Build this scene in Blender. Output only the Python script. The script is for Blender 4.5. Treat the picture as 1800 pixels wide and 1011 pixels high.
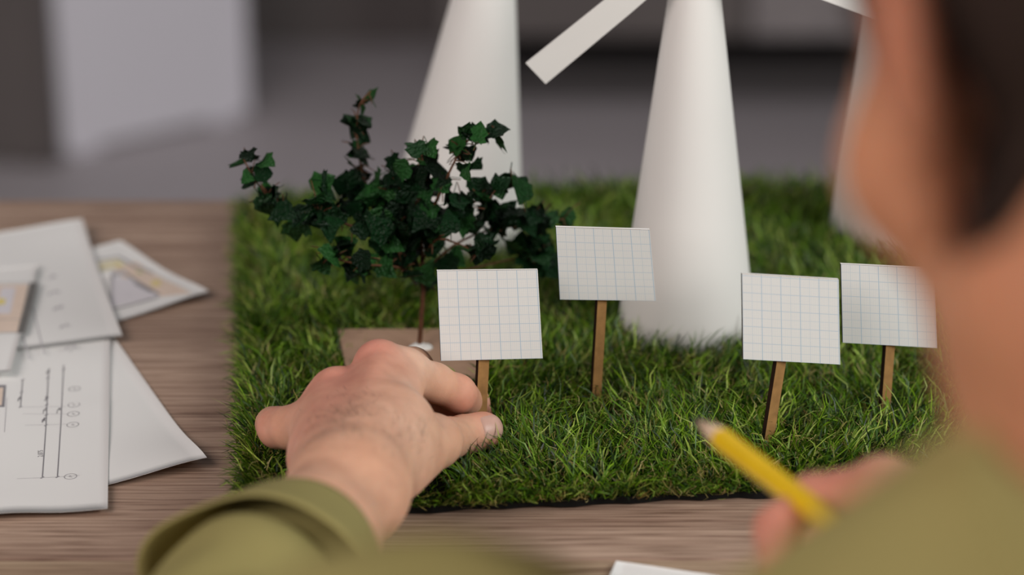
import bpy, bmesh, math, random
import numpy as np
from mathutils import Vector, Matrix

# ------------------------------------------------------------------ camera, world, light, exposure
SC = bpy.context.scene
for o in list(bpy.data.objects):
    bpy.data.objects.remove(o)
COL = SC.collection
CAM_H, PITCH, FPX = 0.512, math.radians(22.0), 4250.0
cam_d = bpy.data.cameras.new('camera')
cam_d.sensor_width = 36.0
cam_d.lens = 36.0 * FPX / 1800.0
cam_d.clip_start = 0.02
cam_d.clip_end = 60
cam_d.dof.use_dof = True
cam_d.dof.focus_distance = 1.152
cam_d.dof.aperture_fstop = 3.6
cam = bpy.data.objects.new('camera', cam_d)
COL.objects.link(cam)
cam.location = (0, 0, CAM_H)
cam.rotation_euler = (math.radians(90) - PITCH, 0, 0)
SC.camera = cam

SC.view_settings.view_transform = 'Standard'
SC.view_settings.look = 'None'
SC.view_settings.gamma = 1.0
SC.view_settings.exposure = 0.0
SC.view_settings.use_curve_mapping = False

world = bpy.data.worlds.new('world')
SC.world = world
world.use_nodes = True
bg = world.node_tree.nodes['Background']
bg.inputs[0].default_value = (0.86, 0.90, 1.0, 1)
bg.inputs[1].default_value = 0.07

def area_light(name, loc, target, size, power, color, spread=180):
    d = bpy.data.lights.new(name, 'AREA')
    d.shape = 'RECTANGLE'
    d.size, d.size_y = size
    d.energy = power
    d.color = color
    d.spread = math.radians(spread)
    o = bpy.data.objects.new(name, d)
    COL.objects.link(o)
    o.location = loc
    o.rotation_euler = (Vector(target) - Vector(loc)).to_track_quat('-Z', 'Y').to_euler()
    return o
area_light('window_light', (1.75, 0.10, 1.14), (0.0, 1.1, 0.0), (1.3, 1.0), 40, (1.0, 0.99, 0.95))
area_light('ceiling_light', (-1.2, -0.2, 1.25), (0.0, 1.0, 0.0), (1.3, 1.1), 28, (1.0, 0.89, 0.84))
area_light('back_fill_light', (-0.4, 3.0, 1.85), (-0.2, 3.2, -0.75), (1.2, 0.8), 8, (1.0, 0.96, 0.97), 105)  # added fill with no visible source, brightens the floor and furniture behind

# ------------------------------------------------------------------ helpers
CP, SP = math.cos(PITCH), math.sin(PITCH)
def ray(px, py):
    u = (px - 900.0) / FPX; v = (py - 505.5) / FPX
    return np.array([u, CP - v * SP, -SP - v * CP])
def W(px, py, z=0.0):
    r = ray(px, py); t = (z - CAM_H) / r[2]
    return r * t + np.array([0, 0, CAM_H])
def P(px, py, d):
    return ray(px, py) * d + np.array([0, 0, CAM_H])
def on_plane(px, py, pt, n):
    r = ray(px, py); o = np.array([0, 0, CAM_H])
    t = np.dot(np.array(pt) - o, n) / np.dot(r, n)
    return o + r * t
def unit(v):
    v = np.array(v, float); return v / np.linalg.norm(v)

def tag(o, label=None, cat=None, group=None, kind=None):
    if label: o['label'] = label
    if cat: o['category'] = cat
    if group: o['group'] = group
    if kind: o['kind'] = kind
    return o
def empty(name, loc, label, cat, group=None):
    o = bpy.data.objects.new(name, None)
    o.empty_display_size = 0.02
    COL.objects.link(o)
    o.location = Vector([float(c) for c in loc])
    return tag(o, label, cat, group)
def link(name, me, m, parent=None, smooth=False):
    if m is not None and not me.materials:
        me.materials.append(m)
    o = bpy.data.objects.new(name, me)
    COL.objects.link(o)
    if smooth:
        me.polygons.foreach_set('use_smooth', [True] * len(me.polygons))
    if parent is not None:
        o.parent = parent
        loc = Vector((0, 0, 0)); q = parent
        while q is not None:
            loc += q.location; q = q.parent
        o.location = -loc          # mesh data are in world coordinates
    return o
def mesh_from(name, verts, faces):
    me = bpy.data.meshes.new(name)
    me.from_pydata([tuple(map(float, v)) for v in verts], [], faces)
    me.update()
    return me
def bm_mesh(name, bm):
    bmesh.ops.recalc_face_normals(bm, faces=bm.faces)
    me = bpy.data.meshes.new(name); bm.to_mesh(me); bm.free(); me.update()
    return me
def box_bm(bm, c, size, rot=None, bevel=0.0):
    r = bmesh.ops.create_cube(bm, size=1.0)
    vs = r['verts']
    M = Matrix.Translation(Vector([float(x) for x in c])) @ (rot.to_4x4() if rot else Matrix.Identity(4)) @ Matrix.Diagonal((*[float(s) for s in size], 1))
    bmesh.ops.transform(bm, matrix=M, verts=vs)
    if bevel:
        es = list({e for v in vs for e in v.link_edges})
        bmesh.ops.bevel(bm, geom=es, offset=bevel, segments=2, affect='EDGES', profile=0.5)
def box(name, c, size, m, parent=None, rot=None, bevel=0.0):
    bm = bmesh.new(); box_bm(bm, c, size, rot, bevel)
    return link(name, bm_mesh(name, bm), m, parent)
def frame_for(d):
    d = unit(d)
    a = np.array([0, 0, 1.0]) if abs(d[2]) < 0.9 else np.array([1.0, 0, 0])
    n = unit(np.cross(a, d)); b = np.cross(d, n)
    return n, b
def tube_data(pts, rads, seg=8, cap=True):
    pts = [np.array(p, float) for p in pts]
    vs, fs = [], []
    for i, p in enumerate(pts):
        d = pts[min(i + 1, len(pts) - 1)] - pts[max(i - 1, 0)]
        n, b = frame_for(d)
        if i and np.dot(n, pn) < 0: n, b = -n, -b
        pn = n
        for k in range(seg):
            a = 2 * math.pi * k / seg
            vs.append(p + rads[i] * (math.cos(a) * n + math.sin(a) * b))
    for i in range(len(pts) - 1):
        for k in range(seg):
            k2 = (k + 1) % seg
            fs.append((i * seg + k, i * seg + k2, (i + 1) * seg + k2, (i + 1) * seg + k))
    if cap:
        fs.append(tuple(range(seg - 1, -1, -1)))
        fs.append(tuple((len(pts) - 1) * seg + k for k in range(seg)))
    return vs, fs
def tube(name, pts, rads, m, parent=None, seg=8, smooth=True):
    v, f = tube_data(pts, rads, seg)
    return link(name, mesh_from(name, v, f), m, parent, smooth)

# ------------------------------------------------------------------ materials
def lin(r, g, b):
    f = lambda c: (c / 255 / 12.92) if c / 255 <= 0.04045 else ((c / 255 + 0.055) / 1.055) ** 2.4
    return (f(r), f(g), f(b), 1)
def mat(name, color, rough=0.6, spec=0.4, noise=None, bump=None, sss=0.0, sss_rad=None, coat=0.0):
    m = bpy.data.materials.new(name); m.use_nodes = True
    nt = m.node_tree; b = nt.nodes['Principled BSDF']
    b.inputs['Base Color'].default_value = color
    b.inputs['Roughness'].default_value = rough
    b.inputs['Specular IOR Level'].default_value = spec
    b.inputs['Coat Weight'].default_value = coat
    if sss:
        b.inputs['Subsurface Weight'].default_value = sss
        b.inputs['Subsurface Radius'].default_value = sss_rad or (1, 0.35, 0.2)
        b.inputs['Subsurface Scale'].default_value = 0.004
    tc = nt.nodes.new('ShaderNodeTexCoord')
    if noise:                       # (scale, amount)
        n = nt.nodes.new('ShaderNodeTexNoise'); n.inputs['Scale'].default_value = noise[0]; n.inputs['Detail'].default_value = 5
        nt.links.new(tc.outputs['Object'], n.inputs['Vector'])
        r = nt.nodes.new('ShaderNodeValToRGB')
        lo = tuple(c * (1 - noise[1]) for c in color[:3]) + (1,)
        hi = tuple(min(1, c * (1 + noise[1])) for c in color[:3]) + (1,)
        r.color_ramp.elements[0].position = 0.3; r.color_ramp.elements[0].color = lo
        r.color_ramp.elements[1].position = 0.7; r.color_ramp.elements[1].color = hi
        nt.links.new(n.outputs['Fac'], r.inputs['Fac'])
        nt.links.new(r.outputs['Color'], b.inputs['Base Color'])
    if bump:                        # (scale, strength, distance)
        n2 = nt.nodes.new('ShaderNodeTexNoise'); n2.inputs['Scale'].default_value = bump[0]; n2.inputs['Detail'].default_value = 6
        nt.links.new(tc.outputs['Object'], n2.inputs['Vector'])
        bp = nt.nodes.new('ShaderNodeBump'); bp.inputs['Strength'].default_value = bump[1]; bp.inputs['Distance'].default_value = bump[2]
        nt.links.new(n2.outputs['Fac'], bp.inputs['Height'])
        nt.links.new(bp.outputs['Normal'], b.inputs['Normal'])
    return m

def wood_mat(name, seed, base, dark, light):
    m = bpy.data.materials.new(name); m.use_nodes = True
    nt = m.node_tree; b = nt.nodes['Principled BSDF']; L = nt.links.new
    tc = nt.nodes.new('ShaderNodeTexCoord')
    def nz(sx, sy, detail, off, dist=0.0):
        mp = nt.nodes.new('ShaderNodeMapping'); mp.inputs['Scale'].default_value = (sx, sy, sy)
        mp.inputs['Location'].default_value = (off, seed * 3.7 + off, 0)
        n = nt.nodes.new('ShaderNodeTexNoise'); n.inputs['Scale'].default_value = 1; n.inputs['Detail'].default_value = detail
        n.inputs['Distortion'].default_value = dist
        L(tc.outputs['Object'], mp.inputs['Vector']); L(mp.outputs['Vector'], n.inputs['Vector'])
        return n
    broad = nz(2.2, 34, 4, 1.3, 0.6)
    fine = nz(7, 520, 6, 5.1, 0.3)
    pores = nz(22, 760, 3, 9.9)
    r1 = nt.nodes.new('ShaderNodeValToRGB'); e = r1.color_ramp.elements
    e[0].position = 0.36; e[0].color = dark
    e[1].position = 0.64; e[1].color = light
    k = e.new(0.5); k.color = base
    mx0 = nt.nodes.new('ShaderNodeMix'); mx0.data_type = 'FLOAT'; mx0.inputs[0].default_value = 0.66
    L(broad.outputs['Fac'], mx0.inputs[2]); L(fine.outputs['Fac'], mx0.inputs[3])
    L(mx0.outputs[0], r1.inputs['Fac'])
    r2 = nt.nodes.new('ShaderNodeValToRGB'); e2 = r2.color_ramp.elements
    e2[0].position = 0.34; e2[0].color = (0.42, 0.36, 0.33, 1)
    e2[1].position = 0.50; e2[1].color = (1, 1, 1, 1)
    L(pores.outputs['Fac'], r2.inputs['Fac'])
    mx = nt.nodes.new('ShaderNodeMix'); mx.data_type = 'RGBA'; mx.blend_type = 'MULTIPLY'; mx.inputs[0].default_value = 0.9
    L(r1.outputs['Color'], mx.inputs[6]); L(r2.outputs['Color'], mx.inputs[7])
    L(mx.outputs[2], b.inputs['Base Color'])
    b.inputs['Roughness'].default_value = 0.55
    b.inputs['Specular IOR Level'].default_value = 0.3
    bp = nt.nodes.new('ShaderNodeBump'); bp.inputs['Strength'].default_value = 0.25; bp.inputs['Distance'].default_value = 0.0006
    L(fine.outputs['Fac'], bp.inputs['Height']); L(bp.outputs['Normal'], b.inputs['Normal'])
    return m

def attr_mat(name, rough, spec, translucent=0.0, sss=0.0, bump=None, noise=None):
    m = bpy.data.materials.new(name); m.use_nodes = True
    nt = m.node_tree; b = nt.nodes['Principled BSDF']; L = nt.links.new
    a = nt.nodes.new('ShaderNodeAttribute'); a.attribute_name = 'tint'
    col = a.outputs['Color']
    tc = nt.nodes.new('ShaderNodeTexCoord')
    if noise:
        n = nt.nodes.new('ShaderNodeTexNoise'); n.inputs['Scale'].default_value = noise[0]; n.inputs['Detail'].default_value = 4
        L(tc.outputs['Object'], n.inputs['Vector'])
        r = nt.nodes.new('ShaderNodeValToRGB')
        r.color_ramp.elements[0].position = .32; r.color_ramp.elements[0].color = noise[1]
        r.color_ramp.elements[1].position = .68; r.color_ramp.elements[1].color = noise[2]
        L(n.outputs['Fac'], r.inputs['Fac'])
        mx = nt.nodes.new('ShaderNodeMix'); mx.data_type = 'RGBA'; mx.blend_type = 'MULTIPLY'; mx.inputs[0].default_value = 1
        L(col, mx.inputs[6]); L(r.outputs['Color'], mx.inputs[7]); col = mx.outputs[2]
    L(col, b.inputs['Base Color'])
    b.inputs['Roughness'].default_value = rough
    b.inputs['Specular IOR Level'].default_value = spec
    if sss:
        b.inputs['Subsurface Weight'].default_value = sss
        b.inputs['Subsurface Radius'].default_value = (1, 0.35, 0.2)
        b.inputs['Subsurface Scale'].default_value = 0.004
    if bump:
        last = None
        for sc_, st, ds in bump:
            n2 = nt.nodes.new('ShaderNodeTexVoronoi' if sc_ > 800 else 'ShaderNodeTexNoise'); n2.inputs['Scale'].default_value = sc_
            L(tc.outputs['Object'], n2.inputs['Vector'])
            bp = nt.nodes.new('ShaderNodeBump'); bp.inputs['Strength'].default_value = st; bp.inputs['Distance'].default_value = ds
            L(n2.outputs[0], bp.inputs['Height'])
            if last: L(last.outputs['Normal'], bp.inputs['Normal'])
            last = bp
        L(last.outputs['Normal'], b.inputs['Normal'])
    if translucent:
        t = nt.nodes.new('ShaderNodeBsdfTranslucent'); L(col, t.inputs['Color'])
        ms = nt.nodes.new('ShaderNodeMixShader'); ms.inputs[0].default_value = translucent
        L(b.outputs[0], ms.inputs[1]); L(t.outputs[0], ms.inputs[2])
        L(ms.outputs[0], nt.nodes['Material Output'].inputs['Surface'])
    return m

def grid_paper_mat():
    m = bpy.data.materials.new('graph_paper'); m.use_nodes = True
    nt = m.node_tree; b = nt.nodes['Principled BSDF']; L = nt.links.new
    uv = nt.nodes.new('ShaderNodeUVMap')
    sep = nt.nodes.new('ShaderNodeSeparateXYZ'); L(uv.outputs['UV'], sep.inputs[0])
    def M(op, a, bb=None):
        n = nt.nodes.new('ShaderNodeMath'); n.operation = op
        for i, x in enumerate((a, bb)):
            if x is None: continue
            if isinstance(x, (int, float)): n.inputs[i].default_value = x
            else: L(x, n.inputs[i])
        return n.outputs[0]
    def lines(axis, period, width):     # 1 on the line
        f = M('FRACT', M('ADD', M('DIVIDE', axis, period), 100.5))
        d = M('MULTIPLY', M('ABSOLUTE', M('SUBTRACT', f, 0.5)), period)
        n = nt.nodes.new('ShaderNodeMapRange'); n.interpolation_type = 'SMOOTHSTEP'
        n.inputs['From Min'].default_value = width * 0.5; n.inputs['From Max'].default_value = width * 1.1
        n.inputs['To Min'].default_value = 1; n.inputs['To Max'].default_value = 0
        L(d, n.inputs['Value'])
        return n.outputs[0]
    x, y = sep.outputs[0], sep.outputs[1]
    big = M('MULTIPLY', M('MAXIMUM', lines(x, 1, 0.026), M('MULTIPLY', lines(y, 1, 0.026), 0.75)), 0.62)
    mid = M('MULTIPLY', M('MAXIMUM', lines(x, 0.5, 0.020), lines(y, 0.5, 0.020)), 0.34)
    small = M('MULTIPLY', M('MAXIMUM', lines(x, 0.1, 0.016), M('MULTIPLY', lines(y, 0.1, 0.016), 0.7)), 0.15)
    fac = M('MAXIMUM', big, M('MAXIMUM', mid, small))
    mx = nt.nodes.new('ShaderNodeMix'); mx.data_type = 'RGBA'
    L(fac, mx.inputs[0])
    mx.inputs[6].default_value = (0.80, 0.80, 0.78, 1); mx.inputs[7].default_value = (0.22, 0.42, 0.62, 1)
    L(mx.outputs[2], b.inputs['Base Color'])
    b.inputs['Roughness'].default_value = 0.75
    b.inputs['Specular IOR Level'].default_value = 0.25
    return m

M_paper = mat('white_paper', (0.80, 0.80, 0.79, 1), 0.8, 0.25, bump=(60, 0.1, 0.0005))
M_tower = mat('white_card', (0.82, 0.81, 0.79, 1), 0.7, 0.3, noise=(9, 0.02))
M_grid = grid_paper_mat()
M_mdf = mat('fibreboard', lin(158, 119, 72), 0.7, 0.3, noise=(220, 0.16), bump=(500, 0.2, 0.0003))
M_burnt = mat('burnt_edge', lin(38, 22, 14), 0.8, 0.2, noise=(300, 0.3))
M_card = mat('cardboard', lin(168, 138, 116), 0.85, 0.2, noise=(120, 0.06), bump=(400, 0.15, 0.0003))
M_glue = mat('clear_glue', (0.75, 0.75, 0.72, 1), 0.25, 0.5, noise=(200, 0.05))
M_backing = mat('black_backing', (0.006, 0.006, 0.006, 1), 0.8, 0.2, noise=(120, 0.4), bump=(300, 0.4, 0.001))
M_stem = mat('brown_stem', lin(92, 58, 38), 0.7, 0.3, noise=(300, 0.3), bump=(500, 0.3, 0.0004))
M_ink = mat('grey_ink', lin(135, 133, 138), 0.8, 0.1, noise=(200, 0.1))
M_ink_faint = mat('faint_ink', lin(188, 186, 190), 0.8, 0.1, noise=(200, 0.05))
M_ink_dark = mat('charcoal_ink', lin(112, 110, 108), 0.8, 0.1, noise=(200, 0.1))
M_ink_beige = mat('beige_ink', lin(224, 205, 190), 0.8, 0.1, noise=(150, 0.04))
M_ink_lilac = mat('pale_lilac_ink', lin(218, 215, 220), 0.8, 0.1, noise=(150, 0.03))
M_ink_yellow = mat('yellow_ink', lin(226, 210, 130), 0.8, 0.1, noise=(150, 0.06))
M_ink_cream = mat('cream_ink', lin(222, 214, 184), 0.8, 0.1, noise=(150, 0.05))
M_ink_green = mat('olive_ink', lin(180, 188, 130), 0.8, 0.1, noise=(150, 0.06))
M_floor = mat('grey_floor', (0.30, 0.272, 0.28, 1), 0.45, 0.35, noise=(1.4, 0.10), bump=(30, 0.05, 0.001))
M_wall = mat('grey_wall', (0.24, 0.21, 0.21, 1), 0.85, 0.2, noise=(2, 0.06))
M_cab_white = mat('white_lacquer', (0.80, 0.78, 0.84, 1), 0.5, 0.4, noise=(3, 0.02))
M_cab_grey = mat('taupe_lacquer', (0.15, 0.13, 0.125, 1), 0.6, 0.3, noise=(3, 0.08))
M_sofa = mat('charcoal_upholstery', (0.022, 0.017, 0.018, 1), 0.9, 0.2, noise=(30, 0.2), bump=(200, 0.3, 0.001))
M_sofa2 = mat('grey_cushion_cloth', (0.30, 0.27, 0.27, 1), 0.9, 0.2, noise=(30, 0.1), bump=(200, 0.3, 0.001))

# ------------------------------------------------------------------ the room
FZ = -0.75
WB = 4.36
tag(box('floor', (0.2, 1.4, FZ - 0.05), (9, 6.1, 0.1), M_floor), kind='structure')
tag(box('wall_back', (0.2, WB + 0.05, FZ + 1.45), (9, 0.1, 2.9), M_wall), kind='structure')
tag(box('baseboard_back', (0.2, WB - 0.01, FZ + 0.06), (9, 0.02, 0.12), M_cab_grey), kind='structure')

def on_floor(px, py): return W(px, py, FZ)
# two freestanding panels, the white one turned away from the camera
def panel(label, x0, x1, thick, m, tall):
    a, b = on_floor(*x0), on_floor(*x1)
    d = unit((b - a) * np.array([1, 1, 0])); w = np.linalg.norm((b - a)[:2]); c = (a + b) / 2
    R = Matrix.Rotation(math.atan2(d[1], d[0]), 3, 'Z'); nb = np.array([-d[1], d[0], 0])
    root = empty('partition_panel', c, label, 'panel')
    box('board', c + nb * thick / 2 + np.array([0, 0, tall / 2 + 0.003]), (w - 0.02, thick * 0.8, tall - 0.006), m, root, R, 0.002)
    for s in (-1, 1):
        box('edge_rail', c + nb * thick / 2 + d * s * (w / 2 - 0.005) + np.array([0, 0, tall / 2 + 0.002]), (0.01, thick, tall - 0.004), m, root, R, 0.002)
        box('foot', c + nb * thick / 2 + d * s * (w / 2 - 0.05) + np.array([0, 0, 0.002]), (0.05, thick, 0.004), m, root, R)
    return root
panel('white panel standing upright on the grey floor behind the table', (104, 279), (440, 204), 0.05, M_cab_white, 1.7)
panel('grey panel standing upright on the floor beside the white panel', (-420, 268), (96, 294), 0.05, M_cab_grey, 1.5)
# low bench on legs against the back wall
by0 = WB - 0.40
bench = empty('media_bench', (0.5, by0 + 0.2, FZ), 'long dark low bench on legs against the back wall', 'bench')
BX0, BX1 = -0.12, 1.55
box('carcass', ((BX0 + BX1) / 2, by0 + 0.19, FZ + 0.29), (BX1 - BX0, 0.38, 0.34), M_sofa, bench, None, 0.004)
for k, (xa, xb, mm) in enumerate(((BX0, 0.40, M_cab_grey), (0.40, 0.86, M_sofa2), (0.86, BX1, M_cab_grey))):
    dd = box('drawer', ((xa + xb) / 2, by0 - 0.011, FZ + 0.29), (xb - xa - 0.006, 0.02, 0.33), mm, bench, None, 0.003)
    box('handle', ((xa + xb) / 2, by0 - 0.029, FZ + 0.40), (0.14, 0.016, 0.012), M_sofa, dd, None, 0.003)
for sx in (BX0 + 0.06, BX1 - 0.06):
    for sy_ in (by0 + 0.05, by0 + 0.36):
        box('leg', (sx, sy_, FZ + 0.06), (0.04, 0.04, 0.12), M_sofa, bench)

# ------------------------------------------------------------------ the table
table = empty('table', (0.1, 1.0, FZ), 'wooden table with brown grain under the model and papers', 'table')
TY0, TY1, TX0, TX1 = 0.655, 1.412, -0.85, 1.05
seam = W(1200, 984)[1]
bounds = [TY0, seam, 1.412]
cols = [(lin(172, 148, 124), lin(140, 114, 94), lin(198, 176, 150)), (lin(170, 144, 126), lin(138, 110, 95), lin(196, 170, 151))]
for i in range(2):
    y0, y1 = bounds[i], bounds[i + 1]
    box('plank', ((TX0 + TX1) / 2, (y0 + y1) / 2, -0.014), (TX1 - TX0, y1 - y0 - 0.0006, 0.028), wood_mat('oak_laminate_%d' % i, i + 1, *cols[i]), table, None, 0.0008)
M_leg = mat('dark_metal', (0.02, 0.02, 0.022, 1), 0.5, 0.5, noise=(40, 0.1))
for sx in (TX0 + 0.05, TX1 - 0.05):
    for sy_ in (TY0 + 0.05, TY1 - 0.05):
        box('leg', (sx, sy_, (FZ - 0.028) / 2), (0.05, 0.05, -FZ - 0.028), M_leg, table, None, 0.004)
    box('rail', (sx, (TY0 + TY1) / 2, -0.058), (0.03, TY1 - TY0 - 0.16, 0.05), M_leg, table, None, 0.003)

# ------------------------------------------------------------------ turf
rs = np.random.RandomState(7)
TA = math.radians(6.0)
T0 = np.array([-0.1185, 0.981])                         # front left corner
tu = np.array([math.cos(TA), math.sin(TA)]); tv = np.array([-math.sin(TA), math.cos(TA)])
TWD, TDP = 0.50, 0.40
def turf_xy(a, b): return T0 + np.outer(a, tu) + np.outer(b, tv)
turf = empty('artificial_turf', (T0[0] + 0.2, T0[1] + 0.2, 0), 'square mat of green artificial turf on the wooden table', 'turf')
cs = [T0, T0 + tu * TWD, T0 + tu * TWD + tv * TDP, T0 + tv * TDP]
# keep the back edge on the table
bm = bmesh.new()
NB = 60
ring = []
for k in range(4):
    p, q = cs[k], cs[(k + 1) % 4]
    for j in range(NB):
        pt = p + (q - p) * j / NB
        w = 0.0012 * math.sin(j * 1.7 + k) + 0.0008 * math.sin(j * 0.6)
        ring.append((pt[0] + w * 0.6, min(pt[1] + w, TY1 - 0.004)))
vb = [bm.verts.new((x, y, 0.0003 + 0.0009 * abs(math.sin(i * .11)))) for i, (x, y) in enumerate(ring)]
vt = [bm.verts.new((x, y, 0.0040 + 0.0009 * math.sin(i * .13))) for i, (x, y) in enumerate(ring)]
n = len(ring)
bm.faces.new(vt)
bm.faces.new(vb[::-1])
for i in range(n):
    bm.faces.new((vb[i], vb[(i + 1) % n], vt[(i + 1) % n], vt[i]))
bmesh.ops.triangulate(bm, faces=[f for f in bm.faces if len(f.verts) > 4])
link('backing', bm_mesh('backing', bm), M_backing, turf)

# footprints that keep the pile down: (kind, data)
BASE_Z = 0.0125
bp = [W(595, 583, BASE_Z), W(846, 582, BASE_Z), W(838, 664, BASE_Z), W(612, 668, BASE_Z)]
base_xy = np.array([p[:2] for p in bp])
TOW = {}
for nm, bx, by, hw, tx, thw in (('c', 1207, 565, 119, 1235, 47), ('l', 797, 404, 121, 864, 56.5), ('r', 1577, 398, 116, 1568, 44)):
    B = W(bx, by, 0.012)
    dB = (B[1] * CP - (B[2] - CAM_H) * SP)
    Tp = on_plane(tx, 0, (0, B[1] + 0.004, 0), (0, 1, 0))
    dT = (Tp[1] * CP - (Tp[2] - CAM_H) * SP)
    TOW[nm] = (B, hw / FPX * dB, Tp, thw / FPX * dT)
def in_poly(xy, poly):
    ins = np.zeros(len(xy), bool); m_ = len(poly)
    for i in range(m_):
        x0, y0 = poly[i]; x1, y1 = poly[(i + 1) % m_]
        c = ((y0 > xy[:, 1]) != (y1 > xy[:, 1])) & (xy[:, 0] < (x1 - x0) * (xy[:, 1] - y0) / (y1 - y0 + 1e-12) + x0)
        ins ^= c
    return ins
HAND_POLY = np.array([W(*q)[:2] for q in ((505, 850, .015), (520, 790, .015), (470, 770, .015), (470, 728, .015), (540, 715, .015), (580, 690, .015), (640, 660, .015), (720, 650, .015),
                                          (790, 690, .015), (838, 690, .01), (842, 735, .01), (866, 745, .01), (884, 760, .01), (872, 798, .01), (800, 828, .012), (772, 856, .015), (715, 855, .015), (640, 900, .015))])
palm_c = [(W(610, 790, .02)[:2], 0.030), (W(650, 730, .02)[:2], 0.030), (W(560, 770, .02)[:2], 0.022), (W(700, 790, .02)[:2], 0.02)]

def blades(N, length, width, lean, seg, colors, curl, zlo=0.004, edge=False, cell=None):
    a = rs.uniform(0, TWD, N); b = rs.uniform(0, TDP, N)
    if edge:
        side = rs.randint(0, 4, N); e = np.abs(rs.normal(0, 0.003, N))
        a = np.where(side == 1, e, np.where(side == 2, TWD - e, a)); b = np.where((side == 0), e, np.where(side == 3, TDP - e, b))
    # tufts
    ga, gb = np.round(a / 0.0032) * 0.0032, np.round(b / 0.0032) * 0.0032
    a = ga + (a - ga) * 0.6; b = gb + (b - gb) * 0.6
    xy = turf_xy(a, b)
    keep = (xy[:, 1] < TY1 - 0.002)
    keep &= ~in_poly(xy, base_xy)
    for B, r, _, _ in TOW.values():
        keep &= ((xy[:, 0] - B[0]) ** 2 + (xy[:, 1] - B[1]) ** 2) > (r + 0.0005) ** 2
    xy = xy[keep]; a, b = a[keep], b[keep]; N = len(xy)
    Ls = rs.uniform(*length, N)
    ih = in_poly(xy, HAND_POLY)
    Ls[ih] *= 0.35
    pm = np.zeros(N, bool)
    for c, r in palm_c: pm |= ((xy - c) ** 2).sum(1) < r * r
    Ls[pm] *= 0.6
    # low-frequency lean field gives the matted, combed look
    ph = 2.2 * np.sin(xy[:, 0] * 41 + 1.3) + 2.0 * np.cos(xy[:, 1] * 37 + xy[:, 0] * 19) + rs.normal(0, 1.15, N)
    th = ph - 0.7
    d = np.stack([np.cos(th), np.sin(th)], 1)
    # edges fan outwards
    m = np.minimum.reduce([a, TWD - a, b, TDP - b]); we = np.clip(1 - m / 0.012, 0, 1)[:, None] * 0.9
    out = np.where((m == a)[:, None], -tu, np.where((m == b)[:, None], -tv, np.where((m == TWD - a)[:, None], tu, tv)))
    d = d * (1 - we) + out * we; d /= np.linalg.norm(d, axis=1)[:, None] + 1e-9
    ln = np.clip(rs.normal(lean, 0.28, N), 0.1, 1.7)
    t = np.linspace(0, 1, seg + 1)
    ang = ln[:, None] * (0.25 + 1.05 * t[None, :])                 # bend angle from vertical
    if curl:
        ang = ang + curl * np.sin(t[None, :] * rs.uniform(4, 9, N)[:, None] + rs.uniform(0, 6, N)[:, None])
    ds = (Ls / seg)[:, None]
    hor = np.concatenate([np.zeros((N, 1)), np.cumsum(np.sin(ang[:, :-1]) * ds, 1)], 1)
    ver = np.concatenate([np.zeros((N, 1)), np.cumsum(np.cos(ang[:, :-1]) * ds, 1)], 1)
    sw = rs.uniform(-0.35, 0.35, N)[:, None] * hor * t[None, :]
    if curl:
        sw = sw + 0.0022 * np.sin(t[None, :] * rs.uniform(4, 10, N)[:, None] + rs.uniform(0, 6, N)[:, None])
    px_ = xy[:, 0:1] + d[:, 0:1] * hor - d[:, 1:2] * sw
    py_ = xy[:, 1:2] + d[:, 1:2] * hor + d[:, 0:1] * sw
    pz_ = zlo + ver
    ctr = np.stack([px_, py_, np.maximum(pz_, 0.0006)], 2)
    yaw = th + math.pi / 2 + rs.normal(0, 0.7, N)
    side = np.stack([np.cos(yaw), np.sin(yaw), rs.normal(0, 0.25, N)], 1)[:, None, :]
    wd = rs.uniform(*width, N)[:, None, None] * (np.array([0.75] + [1.0] * (seg - 1) + [0.12]) * np.linspace(1, 0.7, seg + 1))[None, :, None] * 0.5
    Lf = ctr - side * wd; Rt = ctr + side * wd
    V = np.stack([Lf, Rt], 2).reshape(N, (seg + 1) * 2, 3)
    q = np.array([[2 * i, 2 * i + 1, 2 * i + 3, 2 * i + 2] for i in range(seg)])
    Fc = (np.arange(N)[:, None, None] * (seg + 1) * 2 + q[None]).reshape(-1, 4)
    ci = rs.choice(len(colors), N, p=[c[1] for c in colors])
    base = np.array([c[0] for c in colors])[ci] * rs.uniform(0.75, 1.25, N)[:, None]
    C = np.repeat(base[:, None, :], (seg + 1) * 2, 1)
    return V.reshape(-1, 3), Fc, C.reshape(-1, 3)
GR = [((0.080, 0.180, 0.004), .26), ((0.036, 0.105, 0.003), .24), ((0.180, 0.330, 0.014), .20), ((0.007, 0.028, 0.003), .20), ((0.38, 0.52, 0.09), .10)]
TN = [((0.40, 0.33, 0.10), .35), ((0.26, 0.28, 0.06), .30), ((0.54, 0.46, 0.20), .20), ((0.14, 0.09, 0.02), .15)]
sets = [blades(42000, (0.008, 0.019), (0.0007, 0.0012), 1.0, 4, GR, 0),
        blades(11000, (0.016, 0.029), (0.0006, 0.0010), 0.95, 4, GR, 0.10),
        blades(12000, (0.010, 0.021), (0.0003, 0.00055), 0.95, 6, TN, 1.0, zlo=0.006),
        blades(9000, (0.009, 0.021), (0.0005, 0.0009), 1.35, 5, GR, 0.25, zlo=0.0035, edge=True),
        blades(2600, (0.010, 0.022), (0.0003, 0.0006), 1.25, 6, TN, 1.0, zlo=0.0035, edge=True)]
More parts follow.
